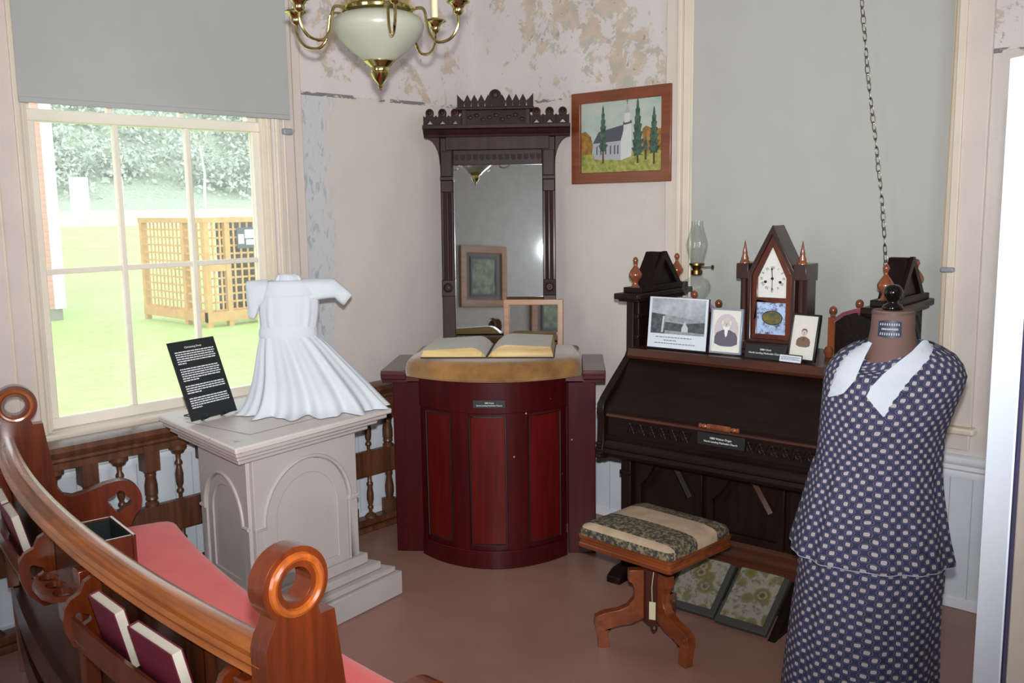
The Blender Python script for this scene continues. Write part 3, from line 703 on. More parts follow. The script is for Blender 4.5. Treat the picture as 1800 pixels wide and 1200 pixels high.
pp([U_(0, .42), U_(.06, .40), U_(.13, .48), U_(.16, .62), U_(.14, .72), U_(0, .74)], 2)
pp([U_(.76, .42), U_(.80, .38), U_(.90, .44), U_(1, .42), U_(1, .72), U_(.76, .72)], 2)
pp([U_(.155, .58), U_(.50, .56), U_(.50, .83), U_(.17, .80)], 4)
pp([U_(.50, .56), U_(.565, .40), U_(.63, .56), U_(.63, .78), U_(.50, .83)], 3)
pp([U_(.155, .58), U_(.23, .42), U_(.55, .34), U_(.50, .56)], 5)
pp([U_(.535, .32), U_(.625, .31), U_(.63, .54), U_(.535, .56)], 3)
pp([U_(.53, .31), U_(.63, .29), U_(.635, .33), U_(.53, .35)], 5); pp([U_(.548, .19), U_(.61, .185), U_(.61, .31), U_(.548, .32)], 3)
pp([U_(.545, .19), U_(.58, .06), U_(.615, .185)], 4); pp([U_(.577, .0), U_(.582, .0), U_(.582, .07), U_(.577, .07)], 5); pp([U_(.567, .022), U_(.592, .022), U_(.592, .03), U_(.567, .03)], 5)
for x in (.20, .25, .31, .37, .42, .46): pp([U_(x, .63), U_(x+.015, .61), U_(x+.015, .74), U_(x, .74)], 8)
def spruce(cx, top, bot, w, tb):
    pp([U_(cx-.008, bot-.03), U_(cx+.008, bot-.03), U_(cx+.009, tb), U_(cx-.009, tb)], 7)
    L, R = [], []; k = 7
    for i in range(k+1):
        v = top+(bot-top)*i/k; ww = w*(0.12+0.88*(i/k)**0.8)*(0.75 if i == k else 1)
        R += [U_(cx+ww*.55, v-.005), U_(cx+ww, v+.012)]; L += [U_(cx-ww*.6, v), U_(cx-ww*.95, v+.015)]
    pp([U_(cx, top-.03)]+L+list(reversed(R)), 6)
spruce(.285, .08, .68, .065, .86); spruce(.705, .03, .76, .085, .88); spruce(.895, .16, .74, .075, .90); spruce(.80, .50, .70, .03, .84)
m.build('canvas', pm, PA, smooth=0)

# ------------------------------------------------------------------ balustrade along the left wall
BA = thing('balustrade', 'dark turned-wood balustrade running along the wall under the window', 'balustrade', (-3.72, 0, 0))
Y0b, Y1b = -0.2, 3.135
prof = [(-.04, .655), (.03, .655), (.03, .68), (.038, .69), (.034, .70), (.044, .712), (.052, .728), (.046, .748), (.02, .758), (-.04, .758)]
m = MB(); m.prism(prof, lambda a, b, t: (a, t, b), Y0b, Y1b); m.build('handrail', railwood, BA, smooth=30)
m = MB(); m.box((-.016, Y0b, .285), (.016, Y1b, .415)); m.build('mid_rail', railwood, BA, bevel=0.004)
m = MB(); m.box((-.05, Y0b, 0), (.045, Y1b, .03)); m.box((-.035, Y0b, .03), (.03, Y1b, .066)); m.build('base_rail', railwood, BA, bevel=0.006)
def bal(big, z0, z1):
    h = z1-z0; m = MB()
    if big:
        m.box((-.032, -.032, z1-.085), (.032, .032, z1)); m.lathe([(.030, z1-.085), (.022, z1-.10), (.024, z1-.108), (.021, z1-.115), (.027, z1-.15), (.027, z1-.19), (.016, z0+.05), (.024, z0+.042), (.026, z0+.03), (.018, z0+.022), (.028, z0+.012), (.028, z0)], n=16)
    else:
        m.lathe([(.038, z1), (.038, z1-.018), (.03, z1-.024), (.026, z1-.034), (.012, z1-.042), (.010, z1-.065), (.017, z1-.078), (.017, z1-.086), (.011, z1-.092), (.018, z1-.13), (.016, z1-.17), (.009, z0+.05), (.016, z0+.04), (.016, z0+.032), (.009, z0+.024), (.008, z0)], n=14)
    return m
def ballow(big):
    m = MB()
    if big:
        m.box((-.03, -.03, .064), (.03, .03, .135)); m.lathe([(.026, .135), (.018, .142), (.02, .15), (.024, .17), (.024, .20), (.015, .255), (.02, .265), (.02, .285)], n=16)
    else:
        m.lathe([(.034, .064), (.03, .072), (.018, .084), (.009, .09), (.009, .105), (.015, .112), (.015, .12), (.010, .126), (.018, .16), (.018, .19), (.012, .225), (.017, .235), (.017, .245), (.011, .252), (.011, .285)], n=14)
    return m
mb = {}
for big in (0, 1):
    mb[big] = (bal(big, .415, .655), ballow(big))
first = {}
for k in range(-3, 14):
    y = 1.531+0.1289*k; big = (k % 2 == 0)
    if y > Y1b-0.02: continue
    for j in (0, 1):
        if (big, j) not in first:
            o = mb[int(big)][j].build('newel_baluster' if big else 'baluster', railwood, BA, smooth=40); first[(big, j)] = o
        else:
            o = first[(big, j)].copy(); COL.objects.link(o); o.parent = BA
        o.location = (0, y, 0)

# ------------------------------------------------------------------ white pedestal (lectern stand) by the window
pedp = paint('chalky_white_paint', S(190, 180, 177), 0.5, 0.03, wear=S(140, 118, 104), wth=(0.72, 0.76), wscale=12)
pedtop = paint('worn_white_top', S(208, 198, 192), 0.45, 0.03, wear=S(150, 112, 88), wth=(0.60, 0.66), wscale=9)
PE = thing('pedestal', 'worn white panelled stand with arched faces, under the white child dress', 'pedestal', (-2.883, 2.062, 0), RAD(96.6))
TAN = 1/math.tan(RAD(76.6))
def quad(hw, y0, y1, cx=0.0): 
    d = (y1-y0)*TAN; return [(cx-hw, y0), (cx+hw, y0), (cx+hw-d, y1), (cx-hw+d, y1)]
m = MB(); m.prism(quad(.392, 0.0, 0.70), XY, .808, .832); m.build('top', pedtop, PE, bevel=0.006)
m = MB(); m.prism(quad(.378, 0.015, 0.685), XY, .79, .81); m.prism(quad(.352, 0.045, 0.655), XY, .768, .79); m.prism(quad(.325, 0.075, 0.625), XY, .745, .768); m.build('cornice_moulding', pedp, PE, bevel=0.005)
m = MB(); m.box((-0.235, 0.12, .8325), (0.235, 0.123, .8332)); m.box((-0.235, 0.12, .8325), (-0.232, 0.5, .8332)); m.build('scored_line', flat('old_pencil_line', S(150, 128, 116)), PE)
BH, BY0, BY1, BCX = 0.262, 0.135, 0.56, 0.030
m = MB(); m.prism(quad(BH, BY0, BY1, BCX), XY, .20, .75); m.build('body', pedp, PE)
m = MB(); m.prism(quad(.435, 0.03, 0.64, .02), XY, 0, .105); m.build('plinth', pedp, PE, bevel=0.006)
m = MB(); m.prism(quad(.41, 0.045, 0.63, .02), XY, .105, .13); m.prism(quad(.35, 0.075, 0.61, .025), XY, .13, .165); m.prism(quad(.30, 0.105, 0.59, .03), XY, .165, .21); m.build('base_steps', pedp, PE, bevel=0.006)
def archpoly(cx, hw, z0, zs, n=18): return [(cx-hw, z0), (cx+hw, z0)] + [(cx+hw*cos(pi*i/n), zs+hw*sin(pi*i/n)) for i in range(n+1)]
def archface(W2, hw1, hw2, zs, fn, name):
    z0, z1 = .21, .747
    m = MB(); m.prism([(-W2, z0), (W2, z0), (W2, z1), (-W2, z1)], fn, 0.0, 0.016, holes=[archpoly(0, hw1, z0+.004, zs)]); m.build(name, pedp, PE, smooth=25, bevel=0.002)
    m = MB(); m.prism(archpoly(0, hw1-.004, z0, zs), fn, 0.0, 0.009, holes=[archpoly(0, hw2, z0+.03, zs)]); m.build('arch_panel', pedp, PE, smooth=25, bevel=0.002)
    m = MB(); m.tube([fn(a, b, 0.017) for a, b in [(-W2, zs)] + [(-hw1-.006+0*i, zs) for i in range(1)] + [((hw1+.006)*cos(pi-pi*i/20), zs+(hw1+.006)*sin(pi-pi*i/20)) for i in range(21)] + [(W2, zs)]], 0.0075, 8); m.build('arch_moulding', pedp, PE)
    m = MB()
    for sx in (-1, 1):
        if name == 'front_arch': MB().box(fn(sx*(hw1-0.004), zs-.012, 0.0), fn(sx*(W2+.004), zs+.008, 0.022)).build('impost', pedp, PE, bevel=0.003)
archface(BH, .215, .155, .47, lambda a, b, t: (BCX+a, BY0-t, b), 'front_arch')
sdir = Vector((TAN, 1, 0)).normalized(); snor = Vector((-1, TAN, 0)).normalized(); sL = (BY1-BY0)/sdir.y
so = Vector((BCX-BH, BY0, 0)) + sdir*(sL/2)
archface(sL/2, sL/2-.05, sL/2-.095, .47, lambda a, b, t: tuple(so + sdir*a + snor*t + Vector((0, 0, b))), 'side_arch')

# black text placard on the pedestal
SG = thing('placard', 'black placard with white paragraphs leaning on the white pedestal top', 'placard', (-3.325, 1.885, 0.838), 0)
_bl, _br = Vector((-3.30, 1.765, 0)), Vector((-3.35, 1.995, 0)); _d = (_br-_bl).normalized()
SG.location = ((_bl+_br)/2) + Vector((0, 0, 0.842)); SG.rotation_euler = (0, 0, math.atan2(_d.y, _d.x))
TL_ = Matrix.Rotation(RAD(-21), 4, 'X')
def tb(m, a, b): m.box(a, b, mat=TL_)
m = MB(); tb(m, (-.116, 0, 0), (.116, .004, .318)); m.build('card', blackmat, SG, bevel=0.001)
m = MB(); rr2 = random.Random(5); z = 0.272
for npar in (6, 6, 4, 5):
    for l in range(npar):
        x = -.094; xe = .094 if l < npar-1 else rr2.uniform(-.06, .03)
        while x < xe:
            w = rr2.uniform(.006, .02); tb(m, (x, -.0005, z), (min(x+w, xe+.004), 0, z+.0042)); x += w+.0028
        z -= .0092
    z -= .0135
o = m.build('text_lines', ink, SG, smooth=0); o['kind'] = 'stuff'
tx = text('Christening Dress', 0.0115, TL_ @ Vector((0.0, -.0006, .290)), (RAD(90-21), 0, 0), SG, ink)
m = MB()
for x in (-.05, .05): tb(m, (x-.006, -.014, -.003), (x+.006, .02, .002)); tb(m, (x-.006, -.014, -.003), (x+.006, -.008, .008))
m.tube([(-.05, .012, .0), (-.05, .12, -.002)], .0025, 6); m.tube([(.05, .012, .0), (.05, .12, -.002)], .0025, 6); m.tube([(-.05, .118, 0), (.05, .118, 0)], .0025, 6); m.build('easel', flat('black_wire', S(30, 30, 32), .4), SG)

# ------------------------------------------------------------------ child's white dress on the pedestal
cotton = paint('white_cotton', S(202, 207, 213), 0.8, 0.015, bumpy=0.15)
CD = thing('child_dress', 'small white short-sleeved dress standing spread out on the pedestal', 'dress', (-3.195, 2.212, 0.833), RAD(54))
PX = 3.832/1654
def cring(z, xl, xr, dep, folds=0, amp=0.0, dy=0.0, n=72, ph=0.0):
    cx, hw = (xl+xr)/2, (xr-xl)/2; pts = []
    for i in range(n):
        a = 2*pi*i/n
        k = 1 + (amp*(sin(folds*a+ph)*0.6 + sin(folds*1.7*a+1.3+ph*2)*0.4) if folds else 0)
        pts.append(Vector((cx + hw*cos(a)*(1+(k-1)*0.35), dy + dep*sin(a)*k, z)))
    return pts
X = lambda px: (px-537)*PX*1.06
m = MB(); m.loft([cring(.30, X(470), X(562), .055, 11, .05), cring(.33, X(471), X(563), .056, 11, .05), cring(.345, X(473), X(562), .058, 13, .09), cring(.40, X(470), X(567), .06, 13, .08), cring(.445, X(472), X(568), .058, 13, .05), cring(.49, X(474), X(566), .05), cring(.522, X(476), X(562), .040), cring(.532, X(488), X(552), .032)], cap=True); m.build('bodice', cotton, CD, smooth=60, subsurf=1)
m = MB(); m.loft([cring(.295, X(470), X(563), .058, 0, 0), cring(.312, X(468), X(564), .062), cring(.332, X(469), X(563), .062), cring(.345, X(473), X(561), .058)], cap=False); m.build('waistband', cotton, CD, smooth=60)
m = MB()
rows = [(.305, 470, 562, .058, .05), (.27, 466, 578, .075, .16), (.21, 462, 600, .10, .2), (.15, 458, 622, .125, .22), (.09, 452, 645, .145, .22), (.045, 444, 660, .15, .26), (.02, 438, 668, .158, .36), (.008, 434, 671, .168, .5), (.002, 430, 672, .172, .6)]
m.loft([cring(z, X(a), X(b_), dp, 13, am*.62, -0.02 if z < .1 else 0, 120, ph=0.9) for z, a, b_, dp, am in rows], cap=False); m.build('skirt', cotton, CD, smooth=70, subsurf=1)
m = MB(); m.loft([cring(.53, X(497), X(543), .034, 9, .1), cring(.545, X(500), X(540), .036, 9, .12), cring(.552, X(502), X(536), .03, 9, .1)], cap=False); m.build('collar', cotton, CD, smooth=60)
ZP = lambda py: (733-py)*.00219
def sleeve(secs, dep, nm='sleeve'):
    rings = []
    for k, ((xt, yt), (xb, yb)) in enumerate(secs):
        t = Vector((X(xt), 0, ZP(yt))); b2 = Vector((X(xb), 0, ZP(yb))); c = (t+b2)/2; h = (t-b2)/2; d = dep[k]
        rings.append([c + h*math.copysign(abs(cos(q))**.7, cos(q)) + Vector((0, d*sin(q)*(1+.12*sin(5*q+k)), 0)) for q in [2*pi*i/22 for i in range(22)]])
    mm = MB(); mm.loft(rings, cap=False); return mm.build(nm, cotton, CD, smooth=60)
sleeve([((540, 489), (556, 533)), ((562, 489), (572, 529)), ((580, 490), (586, 527)), ((593, 490.5), (594, 527)), ((599, 496), (597, 532)), ((611, 508), (603, 538)), ((622, 519), (607, 541)), ((622.5, 520), (607.5, 541))], [.042, .036, .034, .033, .03, .026, .022, .018])
sleeve([((488, 489), (477, 535)), ((474, 489.5), (472, 540)), ((462, 490), (468, 552)), ((454, 491), (463, 562)), ((452, 494), (456, 560)), ((451.5, 500), (453, 556))], [.04, .032, .026, .022, .015, .006])
m = MB(); m.loft([cring(.47, X(474), X(566), .062), cring(.49, X(474), X(566), .056), cring(.516, X(480), X(560), .048)], cap=False); m.build('yoke', cotton, CD, smooth=60)

# ------------------------------------------------------------------ curved pew in the foreground
PC, PR_ = Vector((-1.6, 7.35, 0)), 6.46
PW = thing('church_pew', 'curved varnished wooden pew with red seat cushion in the foreground', 'pew', (-1.43, 0.89, 0))
def pf(th, s_, z):   # angle along the curve (deg), distance towards the seat side, height -> pew local
    r = PR_ - s_; t = RAD(th); return Vector((PC.x + r*sin(t) + 1.43, PC.y - r*cos(t) - 0.89, z))
TH0, TH1 = -17.1, 1.70
def sweep(prof, t0, t1, n=28, mi=0, m=None):
    m = m or MB(); m.loft([[pf(t0+(t1-t0)*i/n, a, z) for a, z in prof] for i in range(n+1)], mi=mi); return m
endpoly = [(-.03, 0), (.33, 0), (.31, .06), (.30, .2), (.32, .36), (.36, .44)] + arc(.345, .575, .08, -50, 95, 14) + [(.30, .650), (.24, .632), (.19, .622), (.16, .632), (.142, .66), (.132, .75), (.118, .86), (.113, .905), (.08, .905)] + arc(.03, .977, .071, -50, 228, 26) + [(-.024, .908), (-.034, .895), (-.042, .87), (-.042, .75), (-.035, .4)]
hole1 = circ(.03, .977, .033, 22); hole2 = circ(.345, .575, .036, 32, f=lambda a: 1+.16*cos(4*a+.8))
for th, inward in ((TH0, 1), (TH1, -1)):
    w = 0.5*inward
    fn = lambda a, b, t: tuple(pf(th + math.degrees(t/PR_), a, b))
    mm = MB(); mm.prism(endpoly, fn, -0.024, 0.024, holes=[hole1, hole2])
    e_ = mm.build('end_panel', pewwood, PW, smooth=25, bevel=0.007, seg=3)
    mm = MB(); fn2 = lambda a, b, t: pf(th+math.degrees(t/PR_), a, b)
    for ho in (-0.0245, 0.0245):
        mm.tube([fn2(.03+.052*cos(q), .977+.052*sin(q), ho) for q in [2*pi*i/28 for i in range(28)]], 0.0085, 8, closed=True)
    mm.build('ring_moulding', ringwood, e_)
railprof = [(a*.82+.002, .868-(.908-z)*.74) for a, z in ((-.052, .835), (-.045, .828), (.0, .826), (.005, .835), (.012, .842), (.02, .862), (.026, .885), (.018, .902), (.0, .908), (-.018, .902), (-.020, .880), (-.026, .868), (-.044, .874), (-.055, .866), (-.05, .857), (-.040, .849), (-.05, .843))]
sweep(railprof, TH0, TH1).build('top_rail', orange, PW, smooth=50)
def slatted(name):
    mm, nt, b = newmat(name); v = coords(nt); x = sepxyz(nt, v)[0]
    fr = math_(nt, 'FRACT', math_(nt, 'MULTIPLY', x, 1/0.075)); g = math_(nt, 'LESS_THAN', fr, .06)
    n1 = noise(nt, coords(nt, (16, 16, 1.2)), 1.6, 5, .6, .6)
    c = ramp(nt, n1, [(.3, S(40, 19, 12)), (.7, S(84, 40, 20))]); nt.links.new(mix(nt, math_(nt, 'MULTIPLY', g, .8), c, S(14, 8, 6)), b.inputs['Base Color'])
    b.inputs['Roughness'].default_value = .35; return mm
sweep([(-.012, .38), (.006, .38), (.006, .80), (-.012, .80)], TH0, TH1).build('back_boards', slatted('tongue_and_groove_pew_back'), PW, smooth=50)
sweep([(-.035, .30), (.0, .30), (.0, .40), (-.035, .40)], TH0, TH1).build('lower_rail', pewdark, PW, smooth=50)
sweep([(-.025, .12), (-.005, .12), (-.005, .22), (-.025, .22)], TH0, TH1).build('foot_rail', pewdark, PW, smooth=50)
sweep([(-.0, .40), (.50, .40), (.51, .41), (.51, .425), (.50, .43), (.0, .43)], TH0, TH1).build('seat_board', pewwood, PW, smooth=40)
def redmat():
    mm, nt, b = newmat('coral_red_upholstery'); v = coords(nt)
    c = ramp(nt, noise(nt, v, 5, 3), [(.3, S(234, 84, 82)), (.7, S(246, 104, 98))])
    vo = nd(nt, 'ShaderNodeTexVoronoi'); vo.inputs['Scale'].default_value = 34; vo.inputs['Randomness'].default_value = .25; nt.links.new(v, vo.inputs['Vector'])
    d = ramp(nt, vo.outputs['Distance'], [(.10, WHT), (.16, BLK)]); nt.links.new(mix(nt, math_(nt, 'MULTIPLY', d, .4), c, S(226, 140, 132)), b.inputs['Base Color'])
    b.inputs['Roughness'].default_value = .85; b.inputs['Sheen Weight'].default_value = .2; bump(nt, b, noise(nt, v, 300, 2), .15, .002); return mm
PCU = thing('pew_cushion', 'long coral red cushion on the seat of the curved pew', 'cushion', (-1.43, 0.89, 0))
cprof = [(.04, .432), (.51, .432), (.527, .44), (.532, .455), (.527, .472), (.51, .482), (.48, .487), (.2, .489), (.08, .487), (.05, .48), (.04, .465)]
m = MB(); n = 30; rings = []
for i in range(n+1):
    t = TH0+.27+(TH1-.27-TH0-.27)*i/n; e = min(1, min(i, n-i)/1.0); k = 0.75 if e == 0 else 1
    rings.append([pf(t, a, .432+(z-.432)*k) for a, z in cprof])
m.loft(rings); m.build('cushion_body', redmat(), PCU, smooth=60)
# supports and hymnal racks on the pew back
for th in (-15.2, -5.6, 1.2):
    mm = MB(); fn = lambda a, b, t: tuple(pf(th+math.degrees(t/PR_), a, b))
    mm.prism([(-.05, .40), (-.012, .40), (-.012, .80), (-.05, .80)], fn, -.02, .02); mm.build('back_batten', pewwood, PW, bevel=.004)
for a0, a1 in ((-14.6, -8.7), (-5.0, 0.5)):
    sweep([(-.084, .645), (-.013, .645), (-.013, .657), (-.084, .657)], a0, a1, 8).build('rack_shelf', pewwood, PW, smooth=40)
    sweep([(-.088, .715), (-.079, .715), (-.074, .655), (-.083, .655)], a0, a1, 8).build('rack_lip', pewwood, PW, smooth=40)
brk = [(-.013, .60), (-.013, .79), (-.03, .80), (-.05, .79), (-.062, .765), (-.085, .755), (-.10, .735), (-.104, .71), (-.10, .68), (-.085, .64), (-.05, .60)]
for th in (-8.55, -5.05, 0.7):
    mm = MB(); fn = lambda a, b, t: tuple(pf(th+math.degrees(t/PR_), a, b))
    mm.prism(brk, fn, -.009, .009, holes=[circ(-.062, .70, .018, 24, f=lambda a: 1+.2*cos(3*a))]); mm.build('rack_bracket', pewwood, PW, smooth=25, bevel=.003)
# communion cup holder with three holes
mm = MB(); fn = lambda a, b, t: tuple(pf(-7.0+a, b, t))
mm.prism([(-.9, -.012), (.9, -.012), (.9, -.05), (.7, -.085), (.35, -.1), (-.35, -.1), (-.7, -.085), (-.9, -.05)], fn, .70, .715, holes=[circ(c, -.055, .24, 16, ry=.024) for c in (-.55, 0, .55)]); mm.build('cup_rack', pewwood, PW, bevel=.002)
mm = MB(); mm.prism([(-.9, -.012), (.9, -.012), (.9, -.03), (-.9, -.03)], fn, .58, .70); mm.build('cup_rack_bracket', pewwood, PW, bevel=.003)
# hymn books leaning in the racks
bookcov = paint('maroon_book_cloth', S(104, 22, 44), 0.5, 0.08); bookpg = paint('book_pages', S(216, 206, 190), 0.7, 0.03)
def hymnal(th, w, label, h=.145, z0=.664, s0=-.036, tilt=13, thick=.026):
    c = pf(th, s0, z0) + Vector((-1.43, .89, 0)); t = RAD(th)
    o = thing('hymn_book', label, 'book', c, 0, 'hymn books in the pew racks', rot=Euler((RAD(tilt), 0, t)).to_quaternion().to_euler())
    mm = MB(); mm.box((-w/2, -thick/2, 0), (w/2, -thick/2+.003, h)); mm.box((-w/2, thick/2-.003, 0), (w/2, thick/2, h)); mm.box((-w/2, -thick/2, 0), (-w/2+.004, thick/2, h)); mm.build('cover', bookcov, o, bevel=.001)
    mm = MB(); mm.box((-w/2+.004, -thick/2+.003, .003), (w/2-.003, thick/2-.003, h-.003)); mm.build('page_block', bookpg, o)
    return o
hymnal(-12.45, .15, 'maroon hymn book at the window end of the pew back rack')
hymnal(-10.85, .15, 'maroon hymn book beside the cup holder on the pew back')
hymnal(-3.35, .145, 'maroon hymn book first past the cup holder in the long pew rack')
hymnal(-1.2, .19, 'maroon hymn book nearest the near pew end, in the long rack', s0=-.04)

# wooden box on the pew seat
BX = thing('wooden_box', 'small open wooden box with dark lining on the red pew cushion', 'box', (-3.045, 1.27, 0.4875), RAD(-8))
m = MB()
hw_, hd_, hh_, tk = .125, .085, .115, .012
m.box((-hw_, -hd_, 0), (hw_, hd_, .01)); m.box((-hw_, -hd_, .01), (hw_, -hd_+tk, hh_)); m.box((-hw_, hd_-tk, .01), (hw_, hd_, hh_)); m.box((-hw_, -hd_+tk, .01), (-hw_+tk, hd_-tk, hh_)); m.box((hw_-tk, -hd_+tk, .01), (hw_, hd_-tk, hh_)); m.build('case', pewwood, BX, bevel=.002)
m = MB(); m.box((-hw_+tk, -hd_+tk, .011), (hw_-tk, hd_-tk, .016))
for a0, a1 in (((-hw_+tk, -hd_+tk), (hw_-tk, -hd_+tk+.002)), ((-hw_+tk, hd_-tk-.002), (hw_-tk, hd_-tk)), ((-hw_+tk, -hd_+tk), (-hw_+tk+.002, hd_-tk)), ((hw_-tk-.002, -hd_+tk), (hw_-tk, hd_-tk))): m.box((*a0, .016), (*a1, .108))
m.build('lining', flat('black_felt', S(24, 34, 34), .9), BX)

# ------------------------------------------------------------------ chandelier
CHX = Vector((-2.368, 1.978, 0))
CL = thing('chandelier', 'brass six-arm chandelier with frosted glass bowl hanging near the ceiling', 'chandelier', (CHX.x, CHX.y, 2.20), YAW)
def frosted():
    mm, nt, b = newmat('frosted_glass'); b.inputs['Base Color'].default_value = S(182, 182, 166); b.inputs['Roughness'].default_value = .35
    b.inputs['Transmission Weight'].default_value = .35; b.inputs['Subsurface Weight'].default_value = 0.0
    v = coords(nt); bump(nt, b, noise(nt, v, 180, 2), .1, .002); return mm
m = MB(); m.lathe([(.035, -.105), (.055, -.092), (.09, -.064), (.122, -.034), (.140, -.006), (.143, .012), (.130, .034), (.10, .046), (.02, .05)], n=48); m.build('glass_bowl', frosted(), CL, smooth=50)
m = MB(); m.lathe([(.003, -.188), (.006, -.186), (.005, -.18), (.008, -.176), (.005, -.171), (.009, -.166), (.022, -.152), (.03, -.135), (.028, -.131), (.03, -.127), (.028, -.117), (.04, -.108), (.05, -.10), (.048, -.096), (.05, -.088)], n=32); m.build('finial', brass, CL, smooth=40)
m = MB(); m.lathe([(.09, .05), (.112, .052), (.114, .06), (.104, .066), (.104, .098), (.112, .102), (.112, .11), (.08, .12), (.04, .14), (.02, .17), (.018, .4), (.02, .5), (.012, .55), (.012, .93), (.06, .95), (.06, .979)], n=40); m.build('collar_and_stem', brass, CL, smooth=40)
candle = flat('candle_cream', S(226, 214, 176), .5)
for ad, dz in ((188, 0), (142, 0), (72, .0), (18, 0), (-53, 0), (-115, 0)):
    a = RAD(-ad); dx, dy = cos(a), sin(a)
    f = lambda r, z: (dx*r, dy*r, z)
    path = [(.10, .042), (.125, .052), (.148, .052), (.158, .04), (.162, .015), (.17, -.022), (.19, -.048), (.216, -.052), (.242, -.043), (.26, -.022), (.268, .0), (.268, .028)]
    # smooth the arm path
    pts = []
    for i in range(len(path)-1):
        p0, p1, p2, p3 = path[max(i-1, 0)], path[i], path[i+1], path[min(i+2, len(path)-1)]
        for q in range(4):
            t = q/4; h = lambda k: 0.5*((2*p1[k])+(-p0[k]+p2[k])*t+(2*p0[k]-5*p1[k]+4*p2[k]-p3[k])*t*t+(-p0[k]+3*p1[k]-3*p2[k]+p3[k])*t**3)
            pts.append(f(h(0), h(1)))
    pts.append(f(*path[-1]))
    mm = MB(); mm.tube(pts, .0048, 8); ar = mm.build('arm', brass, CL); CZ = -.024
    mm = MB(); mm.lathe([(.004, .045), (.012, .05), (.017, .058), (.016, .066), (.019, .07), (.024, .078), (.036, .084), (.035, .088), (.015, .082), (.014, .095), (.004, .095)], f(.268, 0)[:2]+(CZ,), 24); mm.build('drip_cup', brass, ar, smooth=40)
    mm = MB(); mm.lathe([(.0115, .09), (.0115, .19), (.006, .195)], f(.268, 0)[:2]+(CZ,), 14); mm.build('candle_sleeve', candle, ar)

# ------------------------------------------------------------------ reed organ
OA = RAD(3); OO = Vector((-2.382, 3.18, 0))
def ow(x, y, z): return (OO.x+x*cos(OA)-y*sin(OA), OO.y+x*sin(OA)+y*cos(OA), z)
OR = thing('reed_organ', 'dark carved walnut reed organ with closed lid against the shaded window', 'organ', OO, OA)
OW_, OB = 1.10, 0.585
m = MB(); m.box((.03, .15, .06), (OW_-.03, OB, .60)); m.box((.02, .17, .59), (OW_-.02, OB, 1.0)); m.build('case', organwoodv, OR)
for x0 in (.012, OW_-.062):
    m = MB(); m.box((x0, .10, .05), (x0+.05, .17, .60)); m.box((x0-.004, .092, .55), (x0+.054, .17, .60)); m.box((x0-.004, .092, .47), (x0+.054, .17, .49)); m.build('front_post', organwoodv, OR, bevel=.004)
    m = MB(); m.prism([(-.0, 0), (.36, 0), (.36, .05), (.16, .06), (.05, .055), (.0, .03)], YZ, x0-.01, x0+.06); m.build('foot', organwoodv, OR, bevel=.005)
for x0, x1 in ((.066, .395), (.415, .755), (.775, OW_-.066)):
    m = MB(); w = x1-x0; c = (x0+x1)/2
    m.prism([(x0, .27), (x1, .27), (x1, .58), (x0, .58)], XZ, .128, .15, holes=[[(x0+.03, .30), (x1-.03, .30), (x1-.03, .43), (c, .565), (x0+.03, .43)]]); m.build('knee_panel', organwoodv, OR, bevel=.003)
    for s in (-1, 1):
        mm = MB(); a = Vector((c+s*(w/2-.055), .12, .42)); b_ = Vector((c+s*.03, .12, .555)); mm.tube([a, b_], .014, 4); mm.build('gothic_bar', organred if (s > 0 and .4 < x0 < .6) else organwoodv, OR, smooth=0)
m = MB(); m.prism([(.15, .17), (.10, .17), (.095, .19), (.11, .2), (.105, .22), (.12, .235), (.118, .255), (.13, .27), (.15, .27)], lambda a, b, t: (t, a, b), .06, OW_-.06); m.build('lower_moulding', organred, OR, smooth=30)
# key case
m = MB(); m.box((.03, -.035, .605), (OW_-.03, .17, .76)); m.build('key_case', organwood, OR, bevel=.004)
m = MB(); m.prism([(.16, .575), (-.02, .575), (-.035, .585), (-.045, .60), (-.04, .615), (-.055, .625), (-.055, .64), (-.045, .655), (-.05, .668), (-.036, .68), (.16, .68)], lambda a, b, t: (t, a, b), .026, OW_-.026); m.build('key_case_moulding', organwood, OR, smooth=35)
ck = [(.17, .575), (-.052, .575), (-.07, .60), (-.066, .625), (-.058, .65), (-.056, .69), (-.054, .755), (-.062, .772), (-.06, .79), (-.056, .812), (-.03, .84), (.05, .905), (.12, .96), (.158, .99), (.17, 1.01), (.172, 1.24), (OB, 1.24), (OB, .575)]
for x0 in (-.008, OW_-.027):
    m = MB(); m.prism(ck, YZ, x0, x0+.035); m.build('cheek', organwoodv, OR, smooth=35, bevel=.003)
m = MB()
for k in range(5): m.sphere((.008, -.066+.004*(k % 2), .585+.014*k), .011, 8, 6, sq=(1.5, 1, 1))
m.build('scroll_carving', carved, OR)
# lid
m = MB(); m.prism([(-.048, .765), (-.048, .79), (-.03, .81), (.06, .885), (.145, .978), (.165, .985), (.165, .94), (.0, .765)], lambda a, b, t: (t, a, b), .03, OW_-.03); m.build('lid', organwood, OR, smooth=30)
m = MB(); m.prism([(-.052, .758), (-.058, .764), (-.056, .772), (-.046, .776), (-.04, .758)], lambda a, b, t: (t, a, b), .04, OW_-.04); m.build('lid_bead', organred, OR, smooth=40)
m = MB(); Rx = Matrix.Rotation(RAD(90), 4, 'Y'); m.lathe([(.003, -.085), (.009, -.083), (.009, -.075), (.006, -.072), (.009, -.066), (.009, -.058), (.005, -.052), (.011, -.048), (.012, 0), (.011, .048), (.005, .052), (.009, .058), (.009, .066), (.006, .072), (.009, .075), (.009, .083), (.003, .085)], (.565, -.064, .786), 14, Rx); m.build('lid_handle', organturn, OR)
